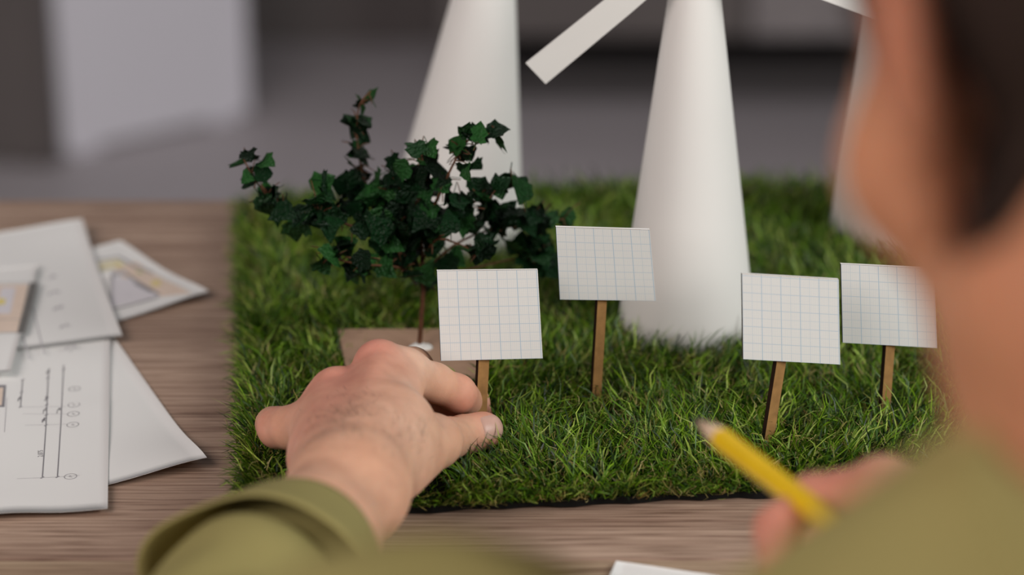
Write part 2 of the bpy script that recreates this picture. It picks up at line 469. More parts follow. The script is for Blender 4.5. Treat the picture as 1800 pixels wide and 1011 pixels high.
# a few long loose blades
def raw_mesh(name, V, Fq):
    me = bpy.data.meshes.new(name)
    me.vertices.add(len(V)); me.vertices.foreach_set('co', np.ascontiguousarray(V, dtype=np.float32).ravel())
    nf = len(Fq); k = Fq.shape[1]
    me.loops.add(nf * k); me.loops.foreach_set('vertex_index', np.ascontiguousarray(Fq, dtype=np.int32).ravel())
    me.polygons.add(nf); me.polygons.foreach_set('loop_start', np.arange(0, nf * k, k, dtype=np.int32))
    me.polygons.foreach_set('loop_total', np.full(nf, k, dtype=np.int32))
    me.update(calc_edges=True); me.validate()
    return me
def set_tint(me, C):
    at = me.attributes.new('tint', 'FLOAT_COLOR', 'POINT')
    at.data.foreach_set('color', np.concatenate([C, np.ones((len(C), 1))], 1).astype(np.float32).ravel())
off = 0; Vs, Fs, Cs = [], [], []
for V, Fq, C in sets:
    Vs.append(V); Fs.append(Fq + off); Cs.append(C); off += len(V)
gme = raw_mesh('grass', np.concatenate(Vs), np.concatenate(Fs)); set_tint(gme, np.concatenate(Cs))
M_grass = attr_mat('plastic_grass', 0.42, 0.4, translucent=0.14)
go = link('grass', gme, M_grass, turf, True); go['kind'] = 'stuff'

# ------------------------------------------------------------------ model wind turbines
def turbine(key, label, hub_px, hub_py, spin, blade_len, show_r):
    B, rB, Tp, rT = TOW[key]
    ax = unit(Tp - B)
    foot = B - ax * (0.0062 / ax[2]); 
    hubp = on_plane(hub_px, hub_py, (0, B[1] + 0.004, 0), (0, 1, 0))
    top = hubp - np.array([0, 0, 0.0])
    def r_at(p): 
        t = np.dot(p - B, ax) / np.dot(Tp - B, ax); return rB + (rT - rB) * t
    root = empty('model_wind_turbine', foot, label, 'wind turbine', 'model wind turbines on the turf')
    seg, vs, fs = 64, [], []
    N = 14
    Lt = np.dot(top - foot, ax)
    n, b = frame_for(ax)
    prof = []
    for i in range(N + 1):
        t = i / N; c = foot + (top - foot) * t
        prof.append((c, r_at(c)))
    for c, r in prof:
        for k in range(seg):
            th = 2 * math.pi * k / seg
            rr = r * (1 + 0.012 * math.sin(2 * th + 1.0) + 0.006 * math.sin(3 * th))
            vs.append(c + rr * (math.cos(th) * np.array([1, 0, 0]) + math.sin(th) * np.array([0, 1, 0])))
    for i in range(N):
        for k in range(seg):
            k2 = (k + 1) % seg
            fs.append((i * seg + k, i * seg + k2, (i + 1) * seg + k2, (i + 1) * seg + k))
    fs.append(tuple(range(N * seg, N * seg + seg)))
    fs.append(tuple(range(seg - 1, -1, -1)))
    link('tower', mesh_from('tower', vs, fs), M_tower, root, True)
    # nacelle, hub and blades face the person
    rt = prof[-1][1]
    yf = hubp[1] - rt - 0.006
    tube('nacelle', [hubp + np.array([0, 0.012, 0.0]), np.array([hubp[0], yf + 0.001, hubp[2]])], [rt * 0.55, rt * 0.5], M_tower, root, 20)
    tube('hub', [np.array([hubp[0], yf + 0.002, hubp[2]]), np.array([hubp[0], yf - 0.004, hubp[2]]), np.array([hubp[0], yf - 0.007, hubp[2]])], [0.009, 0.009, 0.005], M_tower, root, 20)
    for k in range(3):
        th = math.radians(spin + 120 * k)
        d = np.array([math.cos(th), 0, math.sin(th)]); s = np.array([-math.sin(th), 0, math.cos(th)])
        y = yf - 0.002
        out = []
        for rr, w in ((0.004, 0.0040), (0.016, 0.0062), (0.05, 0.0072), (blade_len, 0.0078)):
            out.append((rr, w))
        bm = bmesh.new(); fr = []; bk = []
        for rr, w in out:
            for sgn in (1, -1):
                p = np.array([hubp[0], y, hubp[2]]) + d * rr + s * w * sgn
                tw = 0.0015 * sgn
                fr.append(bm.verts.new(p + np.array([0, -0.0007 + tw, 0]))); bk.append(bm.verts.new(p + np.array([0, 0.0007 + tw, 0])))
        for i in range(len(out) - 1):
            a0, a1, b0, b1 = 2 * i, 2 * i + 1, 2 * i + 2, 2 * i + 3
            bm.faces.new((fr[a0], fr[a1], fr[b1], fr[b0])); bm.faces.new((bk[a0], bk[b0], bk[b1], bk[a1]))
            bm.faces.new((fr[a0], fr[b0], bk[b0], bk[a0])); bm.faces.new((fr[a1], bk[a1], bk[b1], fr[b1]))
        bm.faces.new((fr[0], bk[0], bk[1], fr[1])); bm.faces.new((fr[-2], fr[-1], bk[-1], bk[-2]))
        link('blade', bm_mesh('blade', bm), M_tower, root)
    return root
turbine('c', 'white paper wind turbine between the two graph paper signs, blade hanging at its side', 1224, -120, 18.5 + 180 + 22, 0.106, True)
turbine('l', 'white paper wind turbine tower standing behind the ivy tree', 880, -235, 90, 0.105, True)
turbine('r', 'white paper wind turbine mostly hidden behind the man\'s head', 1566, -240, 90, 0.105, True)

# ------------------------------------------------------------------ graph paper signs
def sign(label, corners, foot, stick_top, lean, yaw, wsq, hsq, stick_w=0.0056, uoff=0.0, foot_z=0.006):
    F0 = W(foot[0], foot[1], foot_z)
    cy, sy_ = math.cos(math.radians(yaw)), math.sin(math.radians(yaw))
    cl, sl = math.cos(math.radians(lean)), math.sin(math.radians(lean))
    n = np.array([sy_ * cl, -cy * cl, -sl])          # face normal, leaning down when lean > 0
    bx = (corners[2][0] + corners[3][0]) / 2; by = (corners[2][1] + corners[3][1]) / 2
    pb = on_plane(bx, by, F0 - np.array([0, 0.002, 0]), np.array([sy_, -cy, 0]))
    Q = [on_plane(c[0], c[1], pb, n) for c in corners]
    TL, TR, BR, BL = Q
    root = empty('graph_paper_sign', F0, label, 'sign', 'graph paper signs in the turf')
    th = 0.0013
    vs = Q + [q - n * th for q in Q]
    fs = [(4, 7, 6, 5), (0, 4, 5, 1), (1, 5, 6, 2), (2, 6, 7, 3), (3, 7, 4, 0), (0, 1, 2, 3)]
    bd = link('board', mesh_from('board', vs, [f for f in fs]), M_mdf, root)
    bd.data.materials.append(M_burnt); bd.data.materials.append(M_tower)
    for p in bd.data.polygons:
        if p.index in (3, 4): p.material_index = 1
        if p.index == 1: p.material_index = 2
    # paper sheet glued on the face
    G = 10
    pv, pf, uv = [], [], []
    for j in range(G + 1):
        for i in range(G + 1):
            s, t = i / G, j / G
            pv.append((TL * (1 - s) + TR * s) * (1 - t) + (BL * (1 - s) + BR * s) * t + n * (0.0002 + 0.00015 * math.sin(3 * s + 2 * t)))
            uv.append((s * wsq + uoff, (1 - t) * hsq))
    for j in range(G):
        for i in range(G):
            a0 = j * (G + 1) + i
            pf.append((a0, a0 + G + 1, a0 + G + 2, a0 + 1))
    pm = mesh_from('paper', pv, pf)
    ul = pm.uv_layers.new(name='UVMap')
    for l in pm.loops: ul.data[l.index].uv = uv[l.vertex_index]
    link('graph_paper', pm, M_grid, root)
    # stick behind the board
    mid = on_plane(stick_top[0], stick_top[1], pb - n * (th + 0.0002), n)
    up = unit(mid - F0)
    topp = mid + unit((TL + TR) / 2 - (BL + BR) / 2) * 0.030
    rgt = unit(np.cross(up, -n)); rgt = rgt if rgt[0] > 0 else -rgt
    rgt = np.array(Matrix.Rotation(math.radians(15), 3, 'Z') @ Vector(rgt)); rgt = unit(rgt - up * np.dot(rgt, up))
    nn = unit(np.cross(rgt, up)); nn = nn if nn[1] < 0 else -nn
    bm = bmesh.new()
    lv = []
    for p in (F0, mid - nn * 0.0002, topp - n * 0.0004):
        for (sx, sn) in ((-1, 0), (1, 0), (1, -1), (-1, -1)):
            lv.append(bm.verts.new(p + rgt * sx * stick_w / 2 + nn * sn * 0.003))
    for i in range(2):
        for k in range(4):
            f = bm.faces.new((lv[i * 4 + k], lv[i * 4 + (k + 1) % 4], lv[i * 4 + 4 + (k + 1) % 4], lv[i * 4 + 4 + k]))
            f.material_index = 1 if k in (1, 3) else 0
    bm.faces.new(lv[3::-1]); bm.faces.new(lv[8:12])
    st = link('stick', bm_mesh('stick', bm), M_mdf, root); st.data.materials.append(M_burnt)
    R = Matrix.Rotation(math.radians(yaw), 3, 'Z')
    ft = box('foot', F0 + np.array([0, 0.004, 0.0015]), (0.034, 0.003, 0.005), M_burnt, root, R)
    return root
sign('front graph paper sign, its stick pinched by the man\'s left hand', [(768, 476), (945, 474), (954, 630), (775, 634)], (845, 757), (851, 634), 1, 9, 5.07, 5.0)
sign('graph paper sign farther back in front of the middle turbine, tilted forward', [(977, 399), (1142, 404), (1153, 529), (984, 526)], (1048, 714), (1059, 530), 9, 8, 5.05, 5.0, 0.0050)
sign('graph paper sign on a leaning stick near the pencil tip', [(1304, 481), (1474, 491), (1477, 641), (1306, 631)], (1349, 792), (1374, 638), 2, 13, 5.05, 5.1, 0.0054)
sign('graph paper sign partly hidden behind the man\'s head', [(1478, 464), (1642, 472), (1648, 612), (1481, 602)], (1556, 735), (1566, 606), 4, 10, 5.05, 5.0, 0.0052)

# ------------------------------------------------------------------ model tree on its cardboard base
rnd = random.Random(11)
tr_foot = W(737, 610, BASE_Z + 0.0015)
tree = empty('model_tree', tr_foot, 'small ivy-leaved model tree on a square cardboard base', 'tree')
bm = bmesh.new()
lo = [bm.verts.new(p + np.array([0, 0, -0.0015])) for p in bp]; hi = [bm.verts.new(p + np.array([0, 0, 0.0015])) for p in bp]
bm.faces.new(hi); bm.faces.new(lo[::-1])
for k in range(4): bm.faces.new((lo[k], lo[(k + 1) % 4], hi[(k + 1) % 4], hi[k]))
link('base_plate', bm_mesh('base_plate', bm), M_card, tree)
bm = bmesh.new()
for (dx_, dy_, r) in ((0, 0, 0.0042), (0.0035, -0.001, 0.0036), (-0.0025, -0.001, 0.003)):
    bmesh.ops.create_icosphere(bm, subdivisions=3, radius=r, matrix=Matrix.Translation((tr_foot[0] + dx_, tr_foot[1] + dy_, tr_foot[2])) @ Matrix.Diagonal((1, 1, 0.55, 1)))
link('glue_blob', bm_mesh('glue_blob', bm), M_glue, tree, True)
TD = (tr_foot[1] * CP - (tr_foot[2] - CAM_H) * SP)        # axis depth of the foot
def TP(px, py, dd=0.0):                                    # a point of the sprig, near the vertical plane of its foot
    return on_plane(px, py, (0, tr_foot[1] + dd, 0), (0, 1, 0))
def smooth_path(pts, n=4):
    out = []
    pts = [np.array(p) for p in pts]
    for i in range(len(pts) - 1):
        p0 = pts[max(i - 1, 0)]; p1 = pts[i]; p2 = pts[i + 1]; p3 = pts[min(i + 2, len(pts) - 1)]
        for k in range(n):
            t = k / n
            out.append(0.5 * ((2 * p1) + (-p0 + p2) * t + (2 * p0 - 5 * p1 + 4 * p2 - p3) * t * t + (-p0 + 3 * p1 - 3 * p2 + p3) * t ** 3))
    out.append(pts[-1]); return out
BR = [
 ('trunk', [(737, 612, 0), (741, 555, 0), (744, 500, 0), (742, 450, 0), (738, 405, 0)], 0.0015, 0.0010),
 ('branch', [(742, 450, 0), (690, 410, .01), (655, 365, .018), (634, 290, .024), (627, 235, .026), (632, 185, .026), (652, 160, .028)], 0.0009, 0.0003),
 ('branch', [(743, 470, 0), (680, 430, -.008), (600, 390, -.012), (525, 372, -.008), (478, 350, -.004), (450, 318, -.004), (424, 272, -.002)], 0.0009, 0.0003),
 ('branch', [(740, 420, 0), (762, 365, -.006), (778, 330, -.010), (795, 292, -.012), (816, 255, -.012), (838, 238, -.010), (876, 236, -.010)], 0.0009, 0.0003),
 ('branch', [(742, 455, 0), (790, 400, -.004), (840, 350, -.002), (880, 332, 0), (915, 322, .004)], 0.0008, 0.0003),
 ('branch', [(743, 480, 0), (800, 430, .006), (860, 405, .012), (930, 395, .020), (990, 385, .026)], 0.0008, 0.0003),
 ('branch', [(743, 490, 0), (700, 470, -.012), (640, 465, -.018), (590, 455, -.020), (575, 440, -.02)], 0.0008, 0.0003),
 ('branch', [(741, 440, 0), (700, 380, .002), (690, 330, .004), (705, 290, .006)], 0.0008, 0.0003),
 ('branch', [(741, 430, 0), (735, 350, -.004), (745, 300, -.008), (738, 262, -.006)], 0.0008, 0.0003),
 ('branch', [(744, 500, 0), (800, 480, .012), (880, 460, .02), (950, 445, .026)], 0.0008, 0.0003),
 ('branch', [(742, 460, 0), (770, 420, -.014), (830, 440, -.018), (850, 450, -.018)], 0.0007, 0.0003),
]
paths = []
for nm, pl, r0, r1 in BR:
    pp = smooth_path([TP(*q) for q in pl]); k = len(pp)
    tube(nm, pp, [r0 + (r1 - r0) * i / (k - 1) for i in range(k)], M_stem, tree, 6)
    paths.append(pp)
allp = np.array([p for pp in paths for p in pp])

def leaf_mesh(seed):
    r = random.Random(seed)
    outline = [(0, 0), (0.22, -0.09), (0.46, 0.06), (0.43, 0.26), (0.58, 0.50), (0.37, 0.60), (0.25, 0.82), (0, 1.06)]
    pts = [(x * r.uniform(.85, 1.15), y * r.uniform(.93, 1.07)) for x, y in outline]
    left = [(-x * r.uniform(.85, 1.15), y) for x, y in pts[1:-1]][::-1]
    ring_ = pts + left
    z = lambda x, y: 0.20 * abs(x) + 0.16 * math.sin(y * 2.4 + seed) - 0.22 * y * y + 0.05 * math.sin(9 * x + seed)
    vs = [(x, y, z(x, y)) for x, y in ring_]
    mids = [(0, 0.28, z(0, .28) - .02), (0, 0.62, z(0, .62) - .02)]
    vs += mids; m0, m1 = len(ring_), len(ring_) + 1
    nr = len(ring_); fs = []
    for i in range(nr):
        j = (i + 1) % nr
        ymid = (ring_[i][1] + ring_[j][1]) / 2
        fs.append((i, j, m0 if ymid < 0.45 else m1))
    ii = [i for i in range(nr) if abs(ring_[i][0]) > 0]
    # joins between the two mid points
    rgt = max((i for i in range(7) if (ring_[i][1] + ring_[(i + 1) % nr][1]) / 2 < 0.45), default=3) + 1
    lft = [i for i in range(8, nr) if (ring_[i][1] + ring_[(i + 1) % nr][1]) / 2 < 0.45]
    lft = lft[0] if lft else 11
    fs.append((m0, rgt, m1)); fs.append((m0, m1, lft))
    # petiole
    o = len(vs)
    vs += [(-.025, 0, vs[0][2]), (.025, 0, vs[0][2]), (.02, -.55, vs[0][2] - .12), (-.02, -.55, vs[0][2] - .12), (0, -.25, vs[0][2] - .02)]
    fs += [(o, o + 1, o + 2, o + 3)]
    me = mesh_from('leaf', vs, fs)
    me.polygons.foreach_set('use_smooth', [True] * len(me.polygons))
    return me
def leaf_mat():
    m = bpy.data.materials.new('ivy_leaf'); m.use_nodes = True
    nt = m.node_tree; b = nt.nodes['Principled BSDF']; L = nt.links.new
    oi = nt.nodes.new('ShaderNodeObjectInfo'); r = nt.nodes.new('ShaderNodeValToRGB')
    e = r.color_ramp.elements
    e[0].position = 0; e[0].color = (0.002, 0.010, 0.003, 1)
    e[1].position = 1; e[1].color = (0.022, 0.095, 0.020, 1)
    k = e.new(0.6); k.color = (0.004, 0.026, 0.007, 1)
    L(oi.outputs['Random'], r.inputs['Fac'])
    tc = nt.nodes.new('ShaderNodeTexCoord'); n = nt.nodes.new('ShaderNodeTexNoise'); n.inputs['Scale'].default_value = 6
    L(tc.outputs['Object'], n.inputs['Vector'])
    mx = nt.nodes.new('ShaderNodeMix'); mx.data_type = 'RGBA'; mx.blend_type = 'OVERLAY'; mx.inputs[0].default_value = 0.5
    L(r.outputs['Color'], mx.inputs[6]); L(n.outputs['Fac'], mx.inputs[7]); L(mx.outputs[2], b.inputs['Base Color'])
    b.inputs['Roughness'].default_value = 0.4; b.inputs['Specular IOR Level'].default_value = 0.18
    bpn = nt.nodes.new('ShaderNodeBump'); bpn.inputs['Strength'].default_value = .5; bpn.inputs['Distance'].default_value = .05
    L(n.outputs['Fac'], bpn.inputs['Height']); L(bpn.outputs['Normal'], b.inputs['Normal'])
    return m
M_leaf = leaf_mat()
LM = [leaf_mesh(s) for s in range(5)]
for me in LM: me.materials.append(M_leaf)
# leaf places: (px, py, spread px, count, depth offset, size mm)
CL = [(652, 163, 4, 1, .028, 8), (632, 178, 5, 2, .027, 9), (627, 218, 9, 4, .026, 11), (640, 240, 6, 1, .026, 9), (630, 268, 7, 3, .024, 10), (632, 300, 8, 4, .022, 10), (645, 325, 10, 3, .02, 10),
      (432, 274, 5, 2, -.002, 8), (411, 289, 4, 1, -.002, 8), (464, 297, 6, 2, -.003, 9), (440, 316, 8, 3, -.004, 9), (474, 352, 11, 6, -.005, 11), (496, 372, 8, 3, -.006, 10),
      (535, 375, 10, 4, -.01, 10), (530, 400, 12, 4, -.01, 10), (574, 325, 8, 3, -.006, 10), (560, 355, 12, 4, -.01, 10), (585, 385, 14, 6, -.012, 11), (610, 330, 10, 4, .01, 10), (620, 360, 14, 5, .008, 11),
      (650, 350, 14, 5, .006, 11), (640, 390, 16, 6, -.01, 11), (700, 292, 8, 3, .006, 9), (690, 320, 12, 5, .004, 10), (670, 335, 10, 3, .004, 10), (715, 345, 14, 6, 0, 11), (690, 370, 16, 6, -.006, 11), (730, 385, 16, 7, -.01, 11),
      (680, 410, 15, 5, -.012, 11), (720, 420, 16, 5, -.012, 11), (600, 440, 14, 5, -.018, 11), (580, 460, 10, 3, -.02, 10), (640, 460, 14, 5, -.018, 11), (620, 480, 9, 2, -.018, 10), (670, 475, 12, 3, -.014, 10), (690, 450, 14, 4, -.01, 11), (725, 460, 12, 4, -.008, 10),
      (737, 500, 9, 3, 0, 11), (745, 485, 9, 2, 0, 10), (735, 262, 7, 2, -.006, 10), (752, 270, 8, 2, -.008, 10), (765, 285, 10, 4, -.008, 10), (740, 310, 12, 4, -.006, 10), (745, 335, 12, 3, -.008, 10),
      (818, 228, 5, 2, -.012, 9), (832, 235, 8, 3, -.011, 9), (850, 240, 5, 2, -.010, 9), (878, 234, 4, 1, -.010, 9), (880, 253, 5, 2, -.010, 9), (800, 252, 7, 2, -.012, 10), (810, 270, 10, 4, -.012, 10), (828, 278, 7, 2, -.012, 9), (816, 300, 7, 2, -.012, 9), (780, 315, 7, 2, -.01, 10),
      (836, 330, 9, 3, -.002, 10), (872, 322, 9, 3, 0, 10), (850, 345, 8, 2, 0, 10), (890, 335, 7, 2, .002, 10), (914, 322, 6, 2, .004, 10), (810, 355, 10, 4, -.004, 10), (790, 385, 9, 3, -.006, 10), (820, 390, 9, 3, -.004, 10),
      (860, 370, 10, 4, .006, 10), (885, 375, 10, 3, .01, 10), (870, 400, 11, 4, .01, 11), (905, 385, 9, 3, .014, 10), (930, 400, 10, 3, .018, 11), (965, 385, 8, 2, .024, 10), (985, 388, 7, 2, .026, 10), (940, 385, 7, 2, .02, 10),
      (905, 435, 10, 3, .022, 12), (945, 430, 13, 5, .026, 12), (955, 455, 13, 4, .026, 12), (930, 455, 9, 2, .026, 11), (970, 475, 7, 1, .028, 11),
      (845, 430, 10, 4, -.018, 10), (848, 452, 9, 3, -.018, 9), (825, 435, 8, 2, -.012, 10), (800, 462, 8, 2, -.004, 10), (770, 420, 12, 4, -.01, 10), (775, 375, 10, 3, -.008, 10), (755, 400, 12, 4, -.008, 10)]
fine_twigs_v, fine_twigs_f = [], []
first = None
for (cx, cy, sp, cnt, dd, sz) in CL:
    for _ in range(cnt):
        p = TP(cx + rnd.gauss(0, sp * .75), cy + rnd.gauss(0, sp * .7), dd + rnd.gauss(0, .006))
        k = np.argmin(((allp - p) ** 2).sum(1)); q = allp[k]
        o = bpy.data.objects.new('leaf', rnd.choice(LM)); COL.objects.link(o)
        o.parent = tree
        s = sz * 0.001 * rnd.uniform(.9, 1.3)
        d = p - q
        dirn = unit(unit(d + 1e-5) + np.array([rnd.gauss(0, .5), rnd.gauss(0, .5), rnd.gauss(0, .5) - .15]))
        nrm = unit(np.array([rnd.gauss(0, .55), -0.55 + rnd.gauss(0, .5), 0.6 + rnd.gauss(0, .5)]))
        nrm = unit(nrm - dirn * np.dot(nrm, dirn)); xx = np.cross(dirn, nrm)
        M = Matrix(((xx[0], dirn[0], nrm[0]), (xx[1], dirn[1], nrm[1]), (xx[2], dirn[2], nrm[2]))).to_4x4()
        b0 = p - dirn * s * 0.5
        o.matrix_local = Matrix.Translation(Vector([float(c) for c in (b0 - tr_foot)])) @ M @ Matrix.Scale(s, 4)
        e = b0 - dirn * s * 0.5
        dist = np.linalg.norm(e - q)
        if dist > 0.0015 and dist < 0.05:
            v, f = tube_data([q, (q + e) / 2 + np.array([0, 0, dist * .12]), e], [0.00035, 0.0003, 0.00022], 4)
            fine_twigs_f += [tuple(i + len(fine_twigs_v) for i in ff) for ff in f]; fine_twigs_v += v
tw = link('twigs', mesh_from('twigs', fine_twigs_v, fine_twigs_f), M_stem, tree, True); tw['kind'] = 'stuff'

# ------------------------------------------------------------------ papers
class Sheet:
    """A sheet of paper: corner K, first edge towards Q1, second edge on the side of Q2; z(s,t) gives its curl."""
    def __init__(self, K, Q1, Q2, L1, L2, z0, curl=None):
        self.K = np.array(K[:2]); self.e1 = unit(np.array(Q1[:2]) - self.K)
        p = np.array([-self.e1[1], self.e1[0]]); d = np.array(Q2[:2]) - self.K
        self.e2 = p if np.dot(p, d) > 0 else -p
        self.L1, self.L2, self.z0, self.curl = L1, L2, z0, curl
    def z(self, s, t): return self.z0 + (self.curl(s, t) if self.curl else 0.0)
    def pt(self, s, t, h=0.0):
        q = self.K + self.e1 * s + self.e2 * t
        return np.array([q[0], q[1], self.z(s, t) + h])
    def inv(self, px, py):
        w = W(px, py, self.z0); s = t = 0
        for _ in range(6):
            d = w[:2] - self.K; s, t = np.dot(d, self.e1), np.dot(d, self.e2)
            w = W(px, py, self.z(s, t))
        return s, t
    def build(self, label, n1=40, n2=40):
        vs, fs = [], []
        for j in range(n2 + 1):
            for i in range(n1 + 1):
                vs.append(self.pt(self.L1 * i / n1, self.L2 * j / n2))
        for j in range(n2):
            for i in range(n1):
                a = j * (n1 + 1) + i; fs.append((a, a + 1, a + n1 + 2, a + n1 + 1))
        o = len(vs)
        vs += [v - np.array([0, 0, 0.00022]) for v in vs]
        fs += [tuple(i + o for i in f[::-1]) for f in fs]
        bd = [i for i in range(n1)] + [(i + 1) * (n1 + 1) - 1 for i in range(n2)] + [n2 * (n1 + 1) + i for i in range(n1, 0, -1)] + [j * (n1 + 1) for j in range(n2, 0, -1)]
        for k in range(len(bd)):
            a, b = bd[k], bd[(k + 1) % len(bd)]
            fs.append((a, b, b + o, a + o))
        self.root = empty('drawing_sheet', self.pt(0, 0), label, 'paper', 'paper sheets lying on the table')
        link('sheet', mesh_from('sheet', vs, fs), M_paper, self.root, True)
        return self
    def ribbons(self, name, m, segs, width, h=0.00012):
        vs, fs = [], []
        for seg in segs:
            pts = []
            for a, b in zip(seg[:-1], seg[1:]):
                n = max(1, int(math.hypot(b[0] - a[0], b[1] - a[1]) / 0.006))
                pts += [(a[0] + (b[0] - a[0]) * k / n, a[1] + (b[1] - a[1]) * k / n) for k in range(n)]
            pts.append(seg[-1])
            o = len(vs)
            for i, p in enumerate(pts):
                q0, q1 = pts[max(i - 1, 0)], pts[min(i + 1, len(pts) - 1)]
                d = np.array([q1[0] - q0[0], q1[1] - q0[1]]); d = d / (np.linalg.norm(d) + 1e-12)
                vs.append(self.pt(p[0] - d[1] * width / 2, p[1] + d[0] * width / 2, h)); vs.append(self.pt(p[0] + d[1] * width / 2, p[1] - d[0] * width / 2, h))
            for i in range(len(pts) - 1):
                fs.append((o + 2 * i, o + 2 * i + 1, o + 2 * i + 3, o + 2 * i + 2))
        return tag(link(name, mesh_from(name, vs, fs), m, self.root), kind='stuff' if len(segs) > 1 else None)
    def patch(self, name, m, quad_px, h=0.0001, n=8):
        q = [self.inv(*p) for p in quad_px]
        vs, fs = [], []
        for j in range(n + 1):
            for i in range(n + 1):
                a, b = i / n, j / n
                s = (q[0][0] * (1 - a) + q[1][0] * a) * (1 - b) + (q[3][0] * (1 - a) + q[2][0] * a) * b
                t = (q[0][1] * (1 - a) + q[1][1] * a) * (1 - b) + (q[3][1] * (1 - a) + q[2][1] * a) * b
                vs.append(self.pt(s, t, h))
        for j in range(n):
            for i in range(n):
                a = j * (n + 1) + i; fs.append((a, a + 1, a + n + 2, a + n + 1))
        return link(name, mesh_from(name, vs, fs), m, self.root)
    def px_lines(self, name, m, lines, width, h=0.00012):
        return self.ribbons(name, m, [[self.inv(*p) for p in l] for l in lines], width, h)
    def text(self, name, m, body, px, py, dir_px, size, h=0.00014):
        fc = bpy.data.curves.new(name, 'FONT'); fc.body = body; fc.size = size; fc.align_x = 'CENTER'; fc.align_y = 'CENTER'; fc.resolution_u = 3
        to = bpy.data.objects.new(name, fc); COL.objects.link(to)
        dg = bpy.context.evaluated_depsgraph_get(); me = bpy.data.meshes.new_from_object(to.evaluated_get(dg))
        bpy.data.objects.remove(to); bpy.data.curves.remove(fc)
        c = W(px, py, self.z0); q = W(px + dir_px[0], py + dir_px[1], self.z0)
        d = unit((q - c)[:2]); nrm = np.array([-d[1], d[0]])
        for v in me.vertices:
            w = c[:2] + d * v.co.x + nrm * v.co.y - self.K
            s, t = np.dot(w, self.e1), np.dot(w, self.e2)
            v.co = Vector([float(x) for x in self.pt(s, t, h)])
        me.materials.clear()
        return link(name, me, m, self.root)
    def rings(self, name, m, cs, r, width, inner=True):
        segs = []
        for c in cs:
            s, t = self.inv(*c)
            segs.append([(s + r * math.cos(k * math.pi / 12), t + r * math.sin(k * math.pi / 12)) for k in range(25)])
            if inner:
                segs.append([(s - r * .35, t - r * .3), (s - r * .1, t + r * .25), (s + r * .15, t - r * .2), (s + r * .4, t + r * .2)])
        return self.ribbons(name, m, segs, width)
def scribble(sh, pxs, L=10, amp=3):
    out = []
    r = random.Random(5)
    for (x, y) in pxs:
        out.append([(x - L + i * 2 * L / 9, y + r.uniform(-amp, amp) - (i - 4.5) * 0.5) for i in range(10)])
    return out

# blank sheet under the dimensioned one, its corner lifting
D = Sheet(W(365, 828), W(212, 612), W(195, 858), 0.210, 0.297, 0.0006,
          lambda s, t: 0.006 * math.exp(-(s * s + t * t) / 0.0011) + 0.0012 * math.exp(-((t - .04) ** 2) / .002))
D.build('blank white sheet whose free corner points at the green turf')
# coloured floor plan
Bs = Sheet(W(368, 527), W(212, 431), W(200, 560), 0.105, 0.20, 0.0012, lambda s, t: 0.004 * math.exp(-(s * s + t * t) / 0.0012) + .002 * math.exp(-((s - .1) ** 2 + t * t) / 0.001))
Bs.build('small coloured floor plan sheet farthest from the man, under the plain-edged sheet')
Bs.patch('beige_rooms', M_ink_beige, [(238, 460), (338, 516), (262, 524), (196, 470)], 0.0001)
Bs.patch('pale_room', M_ink_lilac, [(180, 486), (232, 490), (282, 521), (196, 540)], 0.00014)
Bs.patch('yellow_room', M_ink_cream, [(172, 462), (206, 455), (222, 468), (176, 478)], 0.00013)
Bs.px_lines('plan_walls', M_ink, [[(172, 484), (216, 478), (280, 519)], [(196, 545), (278, 523)], [(168, 458), (208, 452), (240, 470), (268, 480)], [(236, 498), (268, 514)]], 0.0017, 0.0002)
Bs.patch('grey_counter', M_ink_faint, [(176, 482), (220, 476), (224, 482), (182, 490)], 0.00022)
Bs.px_lines('plan_furniture', M_ink_yellow, [[(266, 497), (282, 495)], [(268, 502), (282, 500)], [(205, 465), (215, 466)]], 0.0035, 0.0002)
Bs.px_lines('plan_plants', M_ink_green, [[(184, 504), (192, 506)], [(240, 478), (250, 480)]], 0.003, 0.0002)
# dimensioned drawing
Cs_ = Sheet(W(190, 905), W(194, 612), W(0, 903), 0.297, 0.210, 0.0024, lambda s, t: 0.0022 * math.exp(-((t - .045) ** 2 / .0004 + s * s / .0012)) + .0008 * math.exp(-(t * t) / .0003) * (1 if s < .12 else 0.5))
Cs_.build('sheet of dimension lines and numbered circles, lowest edge nearest the man')
Cs_.px_lines('dimension_lines', M_ink, [[(85.5, 650), (81, 747), (74.5, 840)], [(112, 642), (107, 745), (101, 839)], [(40, 668), (36, 716)]], 0.0005)
Cs_.px_lines('ticks', M_ink, [[(x - 3, y + 1.5), (x + 3, y - 1.5)] for x, y in ((84, 665), (83, 700), (82, 712), (81.5, 730), (81, 748), (74.5, 840), (101, 839), (112, 650), (38, 690), (36, 716), (40, 668))], 0.0007)
Cs_.px_lines('guide_lines', M_ink_faint, [[(30, 842), (140, 836)], [(36, 716), (116, 715)], [(40, 728), (118, 728)], [(44, 748), (118, 746)], [(8, 760), (12, 700)]], 0.0003)
Cs_.px_lines('small_figures', M_ink, scribble(Cs_, [(80, 701), (79, 722), (77, 739), (34, 700), (103, 722), (84, 654)], 3.0, 4), 0.00035)
Cs_.text('figure', M_ink, '2.875', 71.5, 798, (0.6, -20), 0.0034)
Cs_.rings('circles', M_ink, [(131, 684), (130, 712), (129, 728), (128, 747), (124, 838)], 0.0029, 0.0003)
Cs_.patch('grey_frame', M_ink, [(-14, 677), (11, 677), (8, 716), (-18, 716)], 0.0001)
Cs_.patch('pale_frame_fill', M_ink_beige, [(-14, 682), (6, 682), (3, 713), (-18, 713)], 0.00016)
